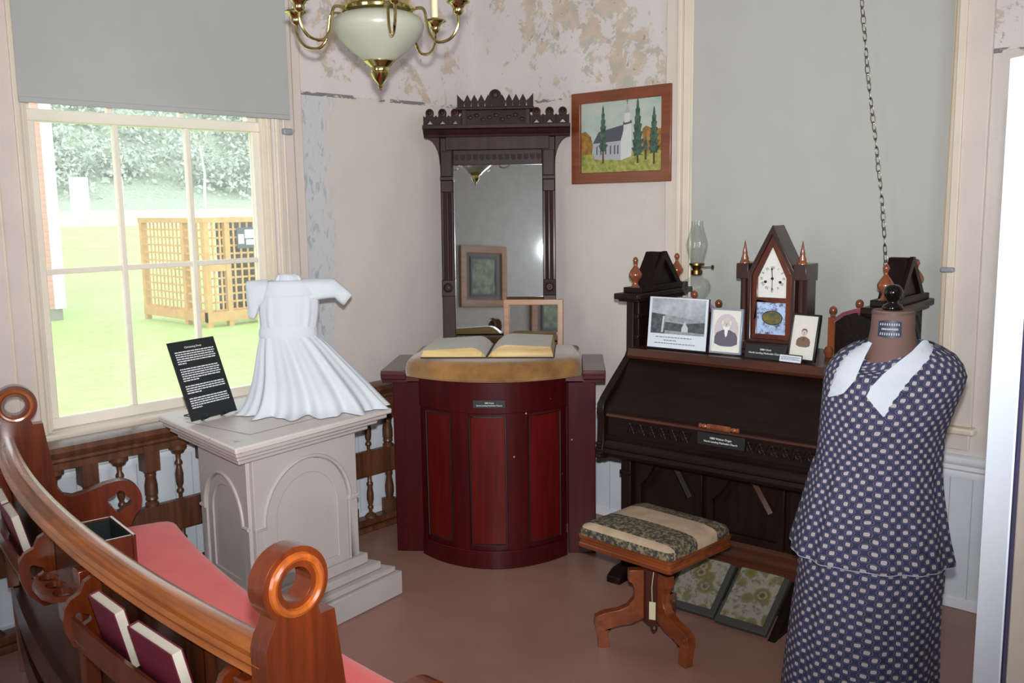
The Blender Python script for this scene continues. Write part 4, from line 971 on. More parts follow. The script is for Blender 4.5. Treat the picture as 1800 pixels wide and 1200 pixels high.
# carved fretwork on the key case
rr3 = random.Random(11)
for (xa, xb) in ((.13, .43), (.66, .95)):
    m = MB(); n = 6
    for i in range(n):
        c = xa+(xb-xa)*(i+.5)/n
        m.tube([(c+.02*cos(q)*(1-q/11), -.037, .718+.02*sin(q)*(1-q/11)) for q in [k*.5 for k in range(20)]], .0035, 5)
        m.tube([(c-.024, -.037, .70), (c-.01, -.037, .742), (c+.012, -.037, .70), (c+.024, -.037, .742)], .003, 5)
    m.build('fretwork', carved, OR)
# shelf above the lid
m = MB(); m.prism([(.13, .985), (.122, .998), (.128, 1.012), (.132, 1.028), (.575, 1.028), (.575, .99), (.16, .98), (.15, .98)], lambda a, b, t: (t, a, b), .028, OW_-.028); m.build('shelf', organred, OR, smooth=30)
# towers
for x0, sd in ((-.008, 1), (OW_-.072, -1)):
    tw = MB(); q0 = x0 if sd > 0 else x0+.028; tw.box((q0+.005, .19, 1.0), (q0+.052, OB-.01, 1.235)); tw.box((q0+.0, .18, 1.06), (q0+.056, .25, 1.08)); tw.box((q0+.0, .18, 1.15), (q0+.056, .25, 1.17)); t_ = tw.build('tower', organwoodv, OR, bevel=.003)
    cx = x0+(.018 if sd > 0 else .052)
    mm = MB(); mm.box((cx-.062, .135, 1.236), (cx+.062, OB+.035, 1.262)); mm.box((cx-.052, .155, 1.225), (cx+.052, OB+.01, 1.237)); mm.build('tower_cornice', organwoodv, t_, bevel=.008, seg=3)
    mm = MB(); mm.box((cx-.046, .19, 1.262), (cx+.046, .60, 1.285)); mm.prism([(.26, 1.285), (.535, 1.285), (.435, 1.42), (.36, 1.42)], YZ, cx-.042, cx+.03); mm.build('gable_roof', carved, t_, bevel=.002)
    mm = MB(); mm.prism([(.255, 1.285), (.54, 1.285), (.407, 1.435), (.388, 1.435)], YZ, cx+.03, cx+.044, holes=[[(.295, 1.29), (.50, 1.29), (.398, 1.40)]]); mm.prism([(.36, 1.42), (.42, 1.42), (.41, 1.432), (.37, 1.432)], YZ, cx-.042, cx+.03); mm.build('gable_end', carved, t_)
    for fy in (.215, .575):
        mm = MB(); mm.lathe([(.022, 1.262), (.024, 1.285), (.016, 1.292), (.012, 1.305), (.018, 1.318), (.028, 1.328), (.030, 1.342), (.022, 1.358), (.010, 1.374), (.006, 1.382), (.008, 1.39), (.013, 1.402), (.008, 1.414), (.002, 1.417)], (cx, fy, 0), 18); mm.build('urn_finial', organturn, t_, smooth=50)
velv = velvet('plum_velvet', S(104, 40, 58), S(140, 60, 80))
for xp, xe, s in ((.31, .05, -1), (.815, 1.05, 1)):
    m = MB(); m.box((xp-.014, .40, 1.0), (xp+.014, .43, 1.185)); m.lathe([(.02, 1.0), (.022, 1.02), (.012, 1.03), (.02, 1.05), (.012, 1.07)], (xp, .38, 0), 12); m.lathe([(.008, 1.185), (.012, 1.19), (.006, 1.197), (.014, 1.206), (.016, 1.214), (.012, 1.224), (.004, 1.23)], (xp, .415, 0), 14); m.build('gallery_post', organturn, OR, smooth=40)
    pts = [(xp, 1.0), (xe, 1.0), (xe, 1.20)] + [(xe+(xp-xe)*t, 1.20+.022*sin(pi*t)-.03*t*t) for t in (.2, .4, .6, .8)] + [(xp, 1.165)]
    m = MB(); m.prism(pts, XZ, .405, .425); m.build('wing_panel', carved, OR)
    top = [(xe, 1.20), *[(xe+(xp-xe)*t, 1.20+.022*sin(pi*t)-.03*t*t) for t in (.2, .4, .6, .8)], (xp+s*.01, 1.165)]
    m = MB(); m.prism(top+[(x, z+.016) for x, z in reversed(top)], XZ, .39, .43); m.build('velvet_top', velv, OR, smooth=50)
    xm = xe+(xp-xe)*.55
    m = MB(); m.lathe([(.006, 1.20), (.012, 1.222), (.007, 1.23), (.014, 1.24), (.016, 1.248), (.012, 1.258), (.004, 1.263)], (xm, .41, 0), 14); m.build('knob_finial', organturn, OR, smooth=40)
# pedals
def carpetmat():
    mm, nt, b = newmat('floral_pedal_carpet'); v = coords(nt)
    vo = nd(nt, 'ShaderNodeTexVoronoi'); vo.inputs['Scale'].default_value = 13; nt.links.new(v, vo.inputs['Vector'])
    ring_ = ramp(nt, vo.outputs['Distance'], [(.12, S(100, 54, 48)), (.2, S(134, 128, 108)), (.3, S(96, 88, 42)), (.42, S(112, 102, 62)), (.5, S(138, 132, 118)), (.9, S(132, 126, 112))])
    n1 = noise(nt, v, 40, 4, .7); c = mix(nt, ramp(nt, n1, [(.5, BLK), (.6, WHT)]), ring_, S(96, 92, 74))
    nt.links.new(c, b.inputs['Base Color']); b.inputs['Roughness'].default_value = .95; return mm
cpm = carpetmat(); grn = flat('grey_green_edge', S(58, 57, 54), .7)
for x0, x1 in ((.345, .570), (.585, .80)):
    y0, y1 = -.085 - .02*(x0 > .5), .125; ang = math.atan2(.16, y1-y0); L = sqrt((y1-y0)**2+.16**2)
    pl = bpy.data.objects.new('pedal', None); 
    m = MB(); R_ = Matrix.Translation((x0, y0, .012)) @ Matrix.Rotation(ang, 4, 'X')
    m.box((0, 0, 0), (x1-x0, L, .022), mat=R_); p_ = m.build('pedal', grn, OR, bevel=.004)
    bpy.data.objects.remove(pl)
    m = MB(); m.box((.014, .03, .0225), (x1-x0-.022, L-.012, .0255), mat=R_); m.build('carpet_cover', cpm, p_)
MB().prism([(-.10, 0), (.15, 0), (.15, .17), (.13, .165)], YZ, .801, .83).build('pedal_frame', organwoodv, OR); MB().prism([(-.08, 0), (.15, 0), (.15, .17), (.13, .165)], YZ, .31, .335).build('pedal_frame', organwoodv, OR)
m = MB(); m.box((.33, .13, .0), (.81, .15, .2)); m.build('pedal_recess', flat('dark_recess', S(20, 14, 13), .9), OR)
plate('name_plate', 'small black name plate on the key case of the dark organ', ow(.572, -.0625, .735), OA, 0.20, 0.05, (('1880 Walnut Organ', 0.006), ('North Landing Methodist Church', -0.008)), (0.0115, 0.0105))

# ---- things standing on the organ shelf (organ coordinates)
def onorg(name, label, cat, x, y, z, rz=0.0, tilt=0.0, group=None):
    return thing(name, label, cat, ow(x, y, z), 0, group, rot=(RAD(tilt), 0, OA+RAD(rz)))
SHZ = 1.0285
frmblk = flat('black_frame', S(26, 24, 26), .35); frmsil = flat('silver_blue_frame', S(150, 160, 176), .35, .4)
photoW = flat('pale_card', S(212, 220, 230), .6); photoC = flat('cream_card', S(222, 218, 208), .6)
def gmat(name, a, b2, sc): return speck(name, a, b2, sc)
# church landscape photograph
t = onorg('photo_display', 'mounted black-and-white landscape photograph with caption, leftmost on the organ shelf', 'photograph', .238, .172, SHZ+.003, 1, -7)
w, h = .282, .222
m = MB(); m.box((-w/2, 0, 0), (w/2, .008, h)); m.build('backing', frmblk, t, bevel=.001)
m = MB(); m.box((-w/2+.002, -.001, .006), (w/2-.003, 0, h-.001)); m.build('mount', photoW, t, smooth=0)
pmats = [gmat('photo_sky', S(138, 146, 152), S(186, 192, 198), 12), gmat('photo_trees', S(52, 54, 58), S(96, 98, 102), 40), gmat('photo_field', S(120, 124, 128), S(160, 164, 168), 30), flat('photo_church', S(190, 192, 196))]
m = MB(); a0, a1, z0, z1 = -w/2+.014, w/2-.014, .066, h-.006
lay[0] = 0
def ph(m, poly, mi): 
    lay[0] += 1; d = -.0012-.0001*lay[0]; m.prism(poly, lambda a, b, tt: (a, tt, b), d, d+.0009, mi=mi)
V_ = lambda u, v: (a0+(a1-a0)*u, z1-(z1-z0)*v)
ph(m, [V_(0, 0), V_(1, 0), V_(1, 1), V_(0, 1)], 0); ph(m, [V_(0, .44), V_(.3, .46), V_(1, .60), V_(1, .72), V_(0, .6)], 2); ph(m, [V_(0, .42), V_(.26, .46), V_(.27, 1), V_(0, 1)], 1)
ph(m, [V_(.27, .66), V_(.6, .7), V_(1, .62), V_(1, 1), V_(.27, 1)], 1); ph(m, [V_(.22, .5), V_(.26, .5), V_(.24, .96), V_(.2, .96)], 3); ph(m, [V_(.58, .82), V_(.62, .68), V_(.635, .6), V_(.65, .68), V_(.7, .8), V_(.7, .95), V_(.58, .95)], 3); ph(m, [V_(.27, .9), V_(1, .93), V_(1, 1), V_(.27, 1)], 2)
m.build('picture', pmats, t, smooth=0)
m = MB(); rr4 = random.Random(2)
for z, xa, xb in ((.050, -.10, .07), (.037, -.06, .0), (.024, -.105, .085)):
    x = xa
    while x < xb:
        ww = rr4.uniform(.006, .016); m.box((x, -.0016, z), (x+ww, -.0011, z+.0032)); x += ww+.003
o = m.build('caption_lines', inkdk, t, smooth=0); o['kind'] = 'stuff'
def portrait(t, w, h, frame, card, man):
    m = MB(); m.prism([(-w/2, 0), (w/2, 0), (w/2, h), (-w/2, h)], XZ, -.004, .012, holes=[[(-w/2+.008, .008), (w/2-.008, .008), (w/2-.008, h-.008), (-w/2+.008, h-.008)]]); m.build('frame', frame, t, bevel=.002)
    m = MB(); m.box((-w/2+.006, .002, .006), (w/2-.006, .009, h-.006)); m.build('card', card, t, smooth=0)
    lay[0] = 0; m = MB(); c = .50*h
    mats = [flat('portrait_halo', S(196, 186, 190)), flat('portrait_suit', S(96, 90, 104) if man else S(122, 98, 78)), flat('portrait_skin', S(206, 192, 184)), flat('portrait_beard', S(232, 230, 228) if man else S(116, 88, 70)), flat('portrait_dark', S(130, 120, 122) if man else S(104, 76, 58))]
    k = w*(.9 if man else .62)
    def P(poly, mi):
        lay[0] += 1; d = .0018-.0002*lay[0]; m.prism([(x*k, c+z*k) for x, z in poly], XZ, d, d+.0016, mi=mi)
    if man: P(circ(0, .02, .42, 24, ry=.55), 0)
    P([(-.40, -.42), (-.40, -.2), (-.33, -.06), (-.12, .04), (.12, .04), (.33, -.06), (.40, -.2), (.40, -.42), (.2, -.5), (-.2, -.5)], 1)
    P([(-.06, .03), (.06, .03), (.03, -.16), (-.02, -.2), (-.05, -.1)], 3 if man else 4)
    P([(x, z+.24) for x, z in circ(0, 0, .15, 20, ry=.2)], 2)
    if man: P([(-.13, .22), (-.1, .16), (.1, .16), (.13, .22), (.1, .06), (0, .0), (-.1, .06)], 3); P([(-.155, .33), (-.16, .22), (-.13, .22), (-.12, .36)], 3); P([(.155, .33), (.16, .22), (.13, .22), (.12, .36)], 3)
    else: P([(-.155, .22), (-.165, .34), (-.09, .45), (.09, .45), (.165, .34), (.155, .22), (.12, .34), (0, .38), (-.12, .34)], 3)
    P([(-.085, .27), (-.035, .27), (-.035, .255), (-.085, .255)], 4); P([(.085, .27), (.035, .27), (.035, .255), (.085, .255)], 4); P([(-.012, .25), (.012, .25), (.018, .19), (-.018, .19)], 4); P([(-.05, .155), (.05, .155), (.04, .14), (-.04, .14)], 4)
    m.build('portrait', mats, t, smooth=0)
    m = MB(); m.box((-.01, .012, .012), (.01, .045, .016)); m.build('strut', frmblk, t)
t = onorg('framed_portrait', 'portrait photograph of a bearded man in dark suit, left of the clock', 'photo frame', .455, .19, SHZ+.004, 4, -7, 'portraits on the organ shelf'); portrait(t, .138, .187, frmsil, photoC, True)
t = onorg('framed_portrait', 'portrait photograph of a young person in brown coat, right of the clock', 'photo frame', .778, .185, SHZ+.006, -10, -12, 'portraits on the organ shelf'); portrait(t, .122, .185, frmblk, photoC, False)
t = onorg('caption_card', 'small white caption card with black border at foot of the right portrait', 'card', .752, .150, SHZ+.004, -6, -14)
m = MB(); m.box((-.048, 0, 0), (.048, .003, .03)); m.build('backing', frmblk, t); m = MB(); m.box((-.046, -.0006, .0), (.045, 0, .026)); m.build('paper', photoW, t, smooth=0)
m = MB()
for z in (.018, .013, .008):
    x = -.04
    while x < .036:
        ww = rr4.uniform(.004, .011); m.box((x, -.001, z), (min(x+ww, .04), -.0006, z+.0022)); x += ww+.002
o = m.build('text_lines', inkdk, t, smooth=0); o['kind'] = 'stuff'
t = onorg('clock_card', 'black lettered card standing in front of the steeple clock', 'sign', .635, .175, SHZ+.002, 0, -16)
m = MB(); m.box((-.085, 0, 0), (.085, .003, .055)); m.build('card', blackmat, t)
text('1880 Clock', .0105, (0, -.0006, .036), (RAD(90), 0, 0), t, ink); text('North Landing Methodist Church', .0102, (0, -.0006, .022), (RAD(90), 0, 0), t, ink)
# steeple clock
ck_ = wood('clock_rosewood', S(62, 28, 20), S(108, 52, 32), 'Z', .28, .5); ckd = wood('clock_dark_case', S(40, 22, 20), S(66, 38, 32), 'Z', .35, .3)
t = onorg('steeple_clock', 'wooden steeple clock with twin spires and painted lower glass on the organ', 'clock', .608, .30, SHZ, 3)
t.scale = (1.06, 1.06, 1.0)
g = MB(); out = [(-.094, .05), (.094, .05), (.094, .33), (0, .525), (-.094, .33)]
g.prism(out, XZ, .0, .10); g.build('case', ckd, t, bevel=.002)
ap = lambda w, zb, zt, ze: [(-w, zb), (w, zb), (w, ze), (0, zt), (-w, ze)]
g = MB(); g.prism(ap(.094, .05, .527, .335), XZ, -.022, .0, holes=[ap(.078, .065, .49, .325)]); g.build('gable_moulding', ckd, t, bevel=.003)
g = MB(); g.prism(ap(.078, .065, .488, .325), XZ, -.014, .0, holes=[ap(.056, .235, .44, .315), [(-.058, .085), (.056, .085), (.056, .215), (-.058, .215)]]); g.build('door', ck_, t, bevel=.002)
g = MB(); g.prism(ap(.058, .23, .444, .315), XZ, -.006, -.001); dial = g.build('dial', flat('dial_white', S(222, 220, 212), .4), t, smooth=0)
dc = (0, .312)
nm = ['XII', 'I', 'II', 'III', 'IIII', 'V', 'VI', 'VII', 'VIII', 'IX', 'X', 'XI']
for i, q in enumerate(nm):
    a = RAD(90-30*i)
    text(q, .0155, (dc[0]+.043*cos(a), -.0066, dc[1]+.043*sin(a)), (RAD(90), RAD(30*i), 0), dial, inkblack, name='numeral', xs=.8)
g = MB(); g.box((-.0014, -.0095, .0), (.0014, -.0085, .04)); g.prism([(-.004, .034), (.004, .034), (0, .046)], XZ, -.0095, -.0085); g.lathe([(.006, 0), (.005, .003)], (0, -.0095, 0), 12, Matrix.Rotation(RAD(90), 4, 'X')); g.build('hour_hand', inkblack, dial, loc=(dc[0], 0, dc[1]), rot=(0, RAD(-4), 0))
g = MB(); g.box((-.0011, -.0105, -.01), (.0011, -.0096, .056)); g.build('minute_hand', inkblack, dial, loc=(dc[0], 0, dc[1]), rot=(0, RAD(180), 0))
for sx in (-.028, .03):
    g = MB(); g.lathe([(.006, 0), (.006, .001), (.003, .0012)], (sx, -.0062, .298), 12, Matrix.Rotation(RAD(90), 4, 'X')); g.build('winding_hole', inkblack, dial)
def tablet():
    mm, nt, b = newmat('painted_glass_tablet'); v = coords(nt)
    c = ramp(nt, noise(nt, v, 30, 5, .7), [(.38, S(60, 50, 50)), (.46, S(120, 132, 160)), (.52, S(176, 196, 230)), (.7, S(190, 208, 236))]); nt.links.new(c, b.inputs['Base Color']); b.inputs['Roughness'].default_value = .2; return mm
g = MB(); g.box((-.059, -.006, .084), (.057, -.002, .216)); tbm = g.build('glass_tablet', tablet(), t, smooth=0)
g = MB(); g.prism(circ(.002, .152, .038, 28, ry=.027), XZ, -.0068, -.006); g.build('oval_scene', speck('oval_landscape', S(52, 74, 60), S(128, 112, 50), 40), tbm)
g = MB(); g.prism(circ(.002, .152, .041, 28, ry=.030), XZ, -.0066, -.006, holes=[circ(.002, .152, .037, 28, ry=.026)]); g.build('oval_border', inkblack, tbm)
g = MB(); g.box((-.138, -.035, 0), (.138, .11, .018)); g.box((-.13, -.03, .018), (.13, .105, .05)); g.build('plinth', ckd, t, bevel=.004)
for sx in (-.113, .113):
    g = MB(); g.lathe([(.02, .05), (.02, .058), (.012, .06), (.012, .305), (.014, .31)], (sx, -.008, 0), 14); g.box((sx-.017, .01, .05), (sx+.017, .10, .33)); g.build('column', ckd, t, smooth=40)
    g = MB(); g.box((sx-.024, -.03, .31), (sx+.024, .10, .372)); g.build('column_block', ckd, t, bevel=.002)
    g = MB(); g.lathe([(.019, .372), (.019, .378), (.014, .385), (.015, .39), (.009, .408), (.010, .412), (.005, .44), (.001, .465)], (sx, -.005, 0), 14); g.build('spire', organturn, t, smooth=40)
for sx in (-.12, .12):
    g = MB(); g.lathe([(.012, .05), (.014, .056), (.01, .062)], (sx, -.02, 0), 12); g.build('brass_base', brassold, t)
# oil lamp
t = onorg('oil_lamp', 'clear glass oil lamp with tall chimney standing on the organ', 'oil lamp', .157, .495, SHZ)
g = MB(); g.lathe([(.055, 0), (.058, .008), (.04, .02), (.018, .04), (.014, .09), (.022, .15), (.018, .18)], n=28); g.build('foot', glass, t, smooth=50)
g = MB(); g.lathe([(.018, .18), (.045, .2), (.062, .225), (.064, .25), (.052, .275), (.026, .29), (.022, .3)], n=28); g.build('font', glass, t, smooth=50)
g = MB(); g.lathe([(.022, .298), (.026, .302), (.026, .318), (.018, .322), (.022, .335), (.034, .342), (.034, .35), (.02, .352)], n=24); g.tube([(.02, 0, .33), (.06, 0, .335), (.075, 0, .335)], .0022, 6); g.lathe([(.009, -.003), (.009, .003)], (.078, 0, .335), 12, Matrix.Rotation(RAD(90), 4, 'Y')); g.build('burner', brassold, t, smooth=40)
g = MB(); g.lathe([(.03, .35), (.036, .375), (.046, .41), (.049, .432), (.044, .46), (.034, .49), (.028, .515), (.027, .54), (.0255, .54), (.0265, .515), (.0325, .49), (.0425, .46), (.0475, .432), (.0445, .41), (.0345, .375), (.0285, .35)], n=32); g.build('chimney', glass, t, smooth=60)

# ------------------------------------------------------------------ organ stool
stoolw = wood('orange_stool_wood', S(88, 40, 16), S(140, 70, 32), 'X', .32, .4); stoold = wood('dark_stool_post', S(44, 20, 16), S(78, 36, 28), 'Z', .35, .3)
ST = thing('organ_stool', 'low organ stool with striped brocade seat and three carved legs', 'stool', (-1.888, 2.821, 0), RAD(-3))
def brocade():
    mm, nt, b = newmat('striped_brocade'); v = coords(nt); xyz = sepxyz(nt, v); y = xyz[1]; z = xyz[2]
    n1 = noise(nt, v, 70, 4, .75); dk = ramp(nt, n1, [(.42, S(44, 42, 44)), (.5, S(74, 68, 58)), (.58, S(132, 116, 82))])
    be = ramp(nt, noise(nt, v, 12, 4), [(.3, S(160, 136, 112)), (.7, S(186, 162, 136))])
    # stripes follow y across the seat; a narrow pale band sits on the upper edge
    f = nd(nt, 'ShaderNodeMapRange'); f.inputs[1].default_value = -.2; f.inputs[2].default_value = .2; nt.links.new(y, f.inputs[0])
    st = ramp(nt, f.outputs[0], [(0.0, WHT), (.10, BLK), (.43, WHT), (.74, BLK)], 'CONSTANT')
    side = math_(nt, 'MULTIPLY', math_(nt, 'LESS_THAN', z, .460), math_(nt, 'LESS_THAN', y, -.165))
    st = mix(nt, side, st, BLK)
    nt.links.new(mix(nt, st, dk, be), b.inputs['Base Color']); b.inputs['Roughness'].default_value = .85; bump(nt, b, n1, .3, .003); return mm
m = MB(); hx, hy = .208, .19
def rrect(hx, hy, r, z, n=5):
    pts = []
    for cx, cy, a0 in ((hx-r, hy-r, 0), (-hx+r, hy-r, 90), (-hx+r, -hy+r, 180), (hx-r, -hy+r, 270)):
        for i in range(n+1): pts.append(Vector((cx+r*cos(RAD(a0+90*i/n)), cy+r*sin(RAD(a0+90*i/n)), z)))
    return pts
m.loft([rrect(hx, hy, .015, .385), rrect(hx+.004, hy+.004, .015, .39), rrect(hx+.004, hy+.004, .015, .40), rrect(hx+.001, hy+.001, .015, .404), rrect(hx+.001, hy+.001, .015, .418), rrect(hx+.004, hy+.004, .015, .422), rrect(hx+.004, hy+.004, .015, .432)]); m.build('seat_frame', stoolw, ST, smooth=30)
m = MB(); m.loft([rrect(hx, hy, .02, .432), rrect(hx, hy, .02, .452), rrect(hx-.004, hy-.004, .03, .466), rrect(hx-.02, hy-.02, .04, .476), rrect(hx-.06, hy-.06, .05, .483), rrect(.05, .05, .03, .486)]); m.build('seat_cushion', brocade(), ST, smooth=60)
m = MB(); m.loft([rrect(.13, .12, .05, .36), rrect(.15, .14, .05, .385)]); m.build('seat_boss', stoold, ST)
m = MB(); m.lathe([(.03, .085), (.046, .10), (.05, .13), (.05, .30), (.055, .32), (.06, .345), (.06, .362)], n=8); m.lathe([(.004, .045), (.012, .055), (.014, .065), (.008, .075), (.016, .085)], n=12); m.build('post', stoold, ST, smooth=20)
lprof = [(.03, .30), (.098, .30), (.098, .255), (.085, .25), (.074, .225), (.078, .19), (.10, .16), (.135, .145), (.19, .135), (.222, .12), (.226, .09), (.218, .06), (.212, .03), (.212, 0), (.170, 0), (.172, .03), (.176, .058), (.16, .075), (.125, .085), (.085, .09), (.055, .105), (.03, .12)]
for az in (224, -20, 105):
    a = RAD(az+3); mm = MB(); fn = lambda p, z, t: (p*cos(a)-t*sin(a), p*sin(a)+t*cos(a), z)
    mm.prism(lprof, fn, -.018, .018); lg = mm.build('leg', stoolw, ST, smooth=25, bevel=.004)
    mm = MB(); 
    for t0, t1 in ((.018, .021), (-.021, -.018)): mm.prism(circ(.196, .098, .012, 14), fn, t0, t1)
    mm.build('foot_roundel', stoolw, lg, smooth=30)
TG = thing('paper_tag', 'small cream paper tag on a string hanging from the stool leg', 'tag', (-1.888+.04, 2.821-.064, 0.20), RAD(20))
m = MB(); m.tube([(0, 0, .115), (-.004, -.01, .06), (-.001, -.014, .005)], .0014, 5); m.build('string', flat('cotton_string', S(200, 190, 176)), TG)
m = MB(); m.box((-.012, -.016, -.062), (.012, -.0145, .006)); m.build('paper', flat('cream_paper', S(206, 196, 160)), TG)

# ------------------------------------------------------------------ dress form in the navy dress
FA = RAD(20.4)
DF = thing('dress_form', 'brown cloth-covered dress form wearing the navy dotted dress beside the organ', 'dress form', (-1.022, 2.755, 0), FA)
DR = thing('navy_dress', 'navy dress with white dots and long white lace collar on the dress form', 'dress', (-1.022, 2.755, 0), FA)
def dotted():
    mm, nt, b = newmat('navy_dotted_cotton')
    tc = nd(nt, 'ShaderNodeTexCoord'); xyz = sepxyz(nt, tc.outputs['UV']); P = .034; Q = .0325
    U = math_(nt, 'MULTIPLY', xyz[0], 1/P); Vv = math_(nt, 'MULTIPLY', xyz[1], 1/Q)
    wob = noise(nt, coords(nt), 7, 2)
    Vv = math_(nt, 'ADD', Vv, math_(nt, 'MULTIPLY', wob, .8)); U = math_(nt, 'ADD', U, math_(nt, 'MULTIPLY', wob, .5))
    def cell(o):
        fu = math_(nt, 'ABSOLUTE', math_(nt, 'SUBTRACT', math_(nt, 'FRACT', math_(nt, 'ADD', U, o)), .5)); fv = math_(nt, 'ABSOLUTE', math_(nt, 'SUBTRACT', math_(nt, 'FRACT', math_(nt, 'ADD', Vv, o)), .5))
        d = math_(nt, 'ADD', math_(nt, 'POWER', math_(nt, 'MULTIPLY', fu, 1/.17), 4), math_(nt, 'POWER', math_(nt, 'MULTIPLY', fv, 1/.165), 3))
        e = math_(nt, 'SQRT', math_(nt, 'ADD', math_(nt, 'POWER', math_(nt, 'MULTIPLY', fu, 1.0), 2), math_(nt, 'POWER', math_(nt, 'MULTIPLY', fv, 1.25), 2)))
        return d, e
    d1, e1 = cell(0.0); d2, e2 = cell(.5)
    dots = math_(nt, 'LESS_THAN', math_(nt, 'MINIMUM', d1, d2), 1.0)
    em = math_(nt, 'MINIMUM', e1, e2)
    ringl = math_(nt, 'LESS_THAN', math_(nt, 'ABSOLUTE', math_(nt, 'SUBTRACT', em, .315)), .022)
    base = ramp(nt, noise(nt, coords(nt), 30, 3), [(.3, S(38, 38, 66)), (.7, S(52, 52, 84))])
    c = mix(nt, math_(nt, 'MULTIPLY', ringl, .3), base, S(150, 150, 176)); c = mix(nt, math_(nt, 'MULTIPLY', dots, .88), c, S(178, 168, 166))
    nt.links.new(c, b.inputs['Base Color']); b.inputs['Roughness'].default_value = .85
    bump(nt, b, noise(nt, coords(nt, (30, 30, 3)), 1.5, 4), .3, .006); return mm
navy = dotted()
K = 1/591.0
def axis_(z): return (8-13*(1.332-z))*K   # slight lean of the centre line
SIL = [(1.238, -60, 60, .094), (1.228, -73, 74, .098), (1.208, -92, 94, .102), (1.18, -106, 107, .112), (1.147, -115, 114, .125), (1.11, -117, 110, .14), (1.063, -118, 101, .15), (.98, -119, 88, .145), (.898, -120, 87, .138), (.84, -124, 87, .14), (.80, -128, 90, .145)]
SKI = [(.86, -118, 84, .125), (.80, -122, 88, .135), (.73, -128, 94, .15), (.646, -134, 100, .165), (.56, -141, 104, .18), (.477, -144, 102, .19), (.393, -149, 103, .20), (.225, -156, 108, .215), (.10, -160, 111, .22), (.045, -161, 112, .222)]
PEP = [(.87, -124, 87, .14), (.84, -128, 88, .146), (.80, -133, 92, .153), (.73, -142, 100, .17), (.66, -151, 108, .19), (.61, -157, 116, .205), (.60, -156, 115, .203)]
def ring_(z, L, R, dep, n, fold=0, k=17, ph=0.0, e=2.25):
    cx = (L+R)/2*K + axis_(z); hw = (R-L)/2*K; pts = []
    for i in range(n+1):
        a = pi/2 + 2*pi*i/n; c, s = cos(a), sin(a)
        f = 1+fold*(sin(k*a+ph)*.6+sin(k*.62*a+1.1)*.5)
        pts.append(Vector((cx+hw*f*math.copysign(abs(c)**(2/e), c), dep*f*math.copysign(abs(s)**(2/e), s), z)))
    return pts
def cloth(name, rows, folds, parent, n=96, **kw):
    rings = []
    fine = []
    for i in range(len(rows)-1):
        for q in range(3):
            t = q/3; fine.append((tuple(x+(y-x)*t for x, y in zip(rows[i], rows[i+1])), folds[i]+(folds[i+1]-folds[i])*t))
    fine.append((rows[-1], folds[-1]))
    m = MB(); uvs = []
    for (z, L, R, dp), fo in fine:
        r = ring_(z, L, R, dp, n, fo)
        if name == 'bodice' and z > 1.15:   # the neckline dips in front
            w = min(1, (z-1.15)/.07); r = [p - Vector((0, 0, .09*w*max(0, -sin(math.atan2(p.y, p.x+.05))-.3)**1.5)) for p in r]
        rings.append(r)
        for i, p in enumerate(r): uvs.append(((i/n-.5)*1.12, z))
    m.loft(rings, cap=False, close=False)
    o = m.build(name, navy, parent, smooth=80)
    ul = o.data.uv_layers.new(name='UVMap')
    for l in o.data.loops: ul.data[l.index].uv = uvs[l.vertex_index]
    return o, rings[-1]
bo, _ = cloth('bodice', SIL, [0, 0, 0, 0, 0, .0, .006, .012, .02, .03, .03], DR)
sk, hem = cloth('skirt', SKI, [0, .01, .012, .015, .018, .02, .022, .026, .03, .03], DR)
pe, pehem = cloth('peplum', PEP, [.03, .034, .03, .03, .034, .04, .04], DR)
m = MB(); m.tube([p+Vector((0, 0, .001)) for p in pehem], .0018, 5); m.build('hem_stitching', flat('pale_stitching', S(170, 168, 190)), DR)
def surf(x, z, off=.006):
    rows = SIL
    for i in range(len(rows)-1):
        if rows[i][0] >= z >= rows[i+1][0]:
            t = (rows[i][0]-z)/(rows[i][0]-rows[i+1][0]); r = [a+(b_-a)*t for a, b_ in zip(rows[i], rows[i+1])]; break
    else: r = rows[0] if z > rows[0][0] else rows[-1]
    cx = (r[1]+r[2])/2*K+axis_(z); hw = (r[2]-r[1])/2*K; q = min(.985, abs((x-cx)/hw))
    return Vector((x, -(r[3])*(1-q**2.25)**(1/2.25)-off, z))
lace = paint('white_lace', S(192, 198, 208), .8, .03, bumpy=.4)
PXL = lambda px, py: ((px-1560)*K, .898-(py-800)*.00168)
def lapel(inner, outer, name='collar_lapel'):
    n, k = 24, 6
    def at(poly, t):
        t *= len(poly)-1; i = min(int(t), len(poly)-2); f = t-i; return (poly[i][0]+(poly[i+1][0]-poly[i][0])*f, poly[i][1]+(poly[i+1][1]-poly[i][1])*f)
    fr, bk = [], []
    for i in range(n+1):
        a, b_ = at(inner, i/n), at(outer, i/n)
        for j in range(k+1):
            w = j/k; px, py = a[0]+(b_[0]-a[0])*w, a[1]+(b_[1]-a[1])*w
            if j == k: px += 1.6*sin(i*2.6)
            x, z = PXL(px, py); fr.append(surf(x, z, .010+.003*sin(i*.9)*w)); bk.append(surf(x, z, .006))
    m = MB(); N = len(fr); F = []
    for i in range(n):
        for j in range(k):
            q = i*(k+1)+j; F.append((q, q+1, q+k+2, q+k+1)); F.append((N+q, N+q+k+1, N+q+k+2, N+q+1))
    for i in range(n):
        for j in (0, k):
            q = i*(k+1)+j; F.append((q, q+k+1, N+q+k+1, N+q))
    for i in (0, n):
        for j in range(k):
            q = i*(k+1)+j; F.append((q, q+1, N+q+1, N+q))
    m.add(fr+bk, F); m.build(name, lace, DR, smooth=60)
lapel([(1528, 594), (1519, 614), (1512, 632), (1504, 655), (1486, 680), (1462, 691)], [(1522, 592), (1500, 606), (1482, 624), (1472, 644), (1466, 664), (1460, 690)])
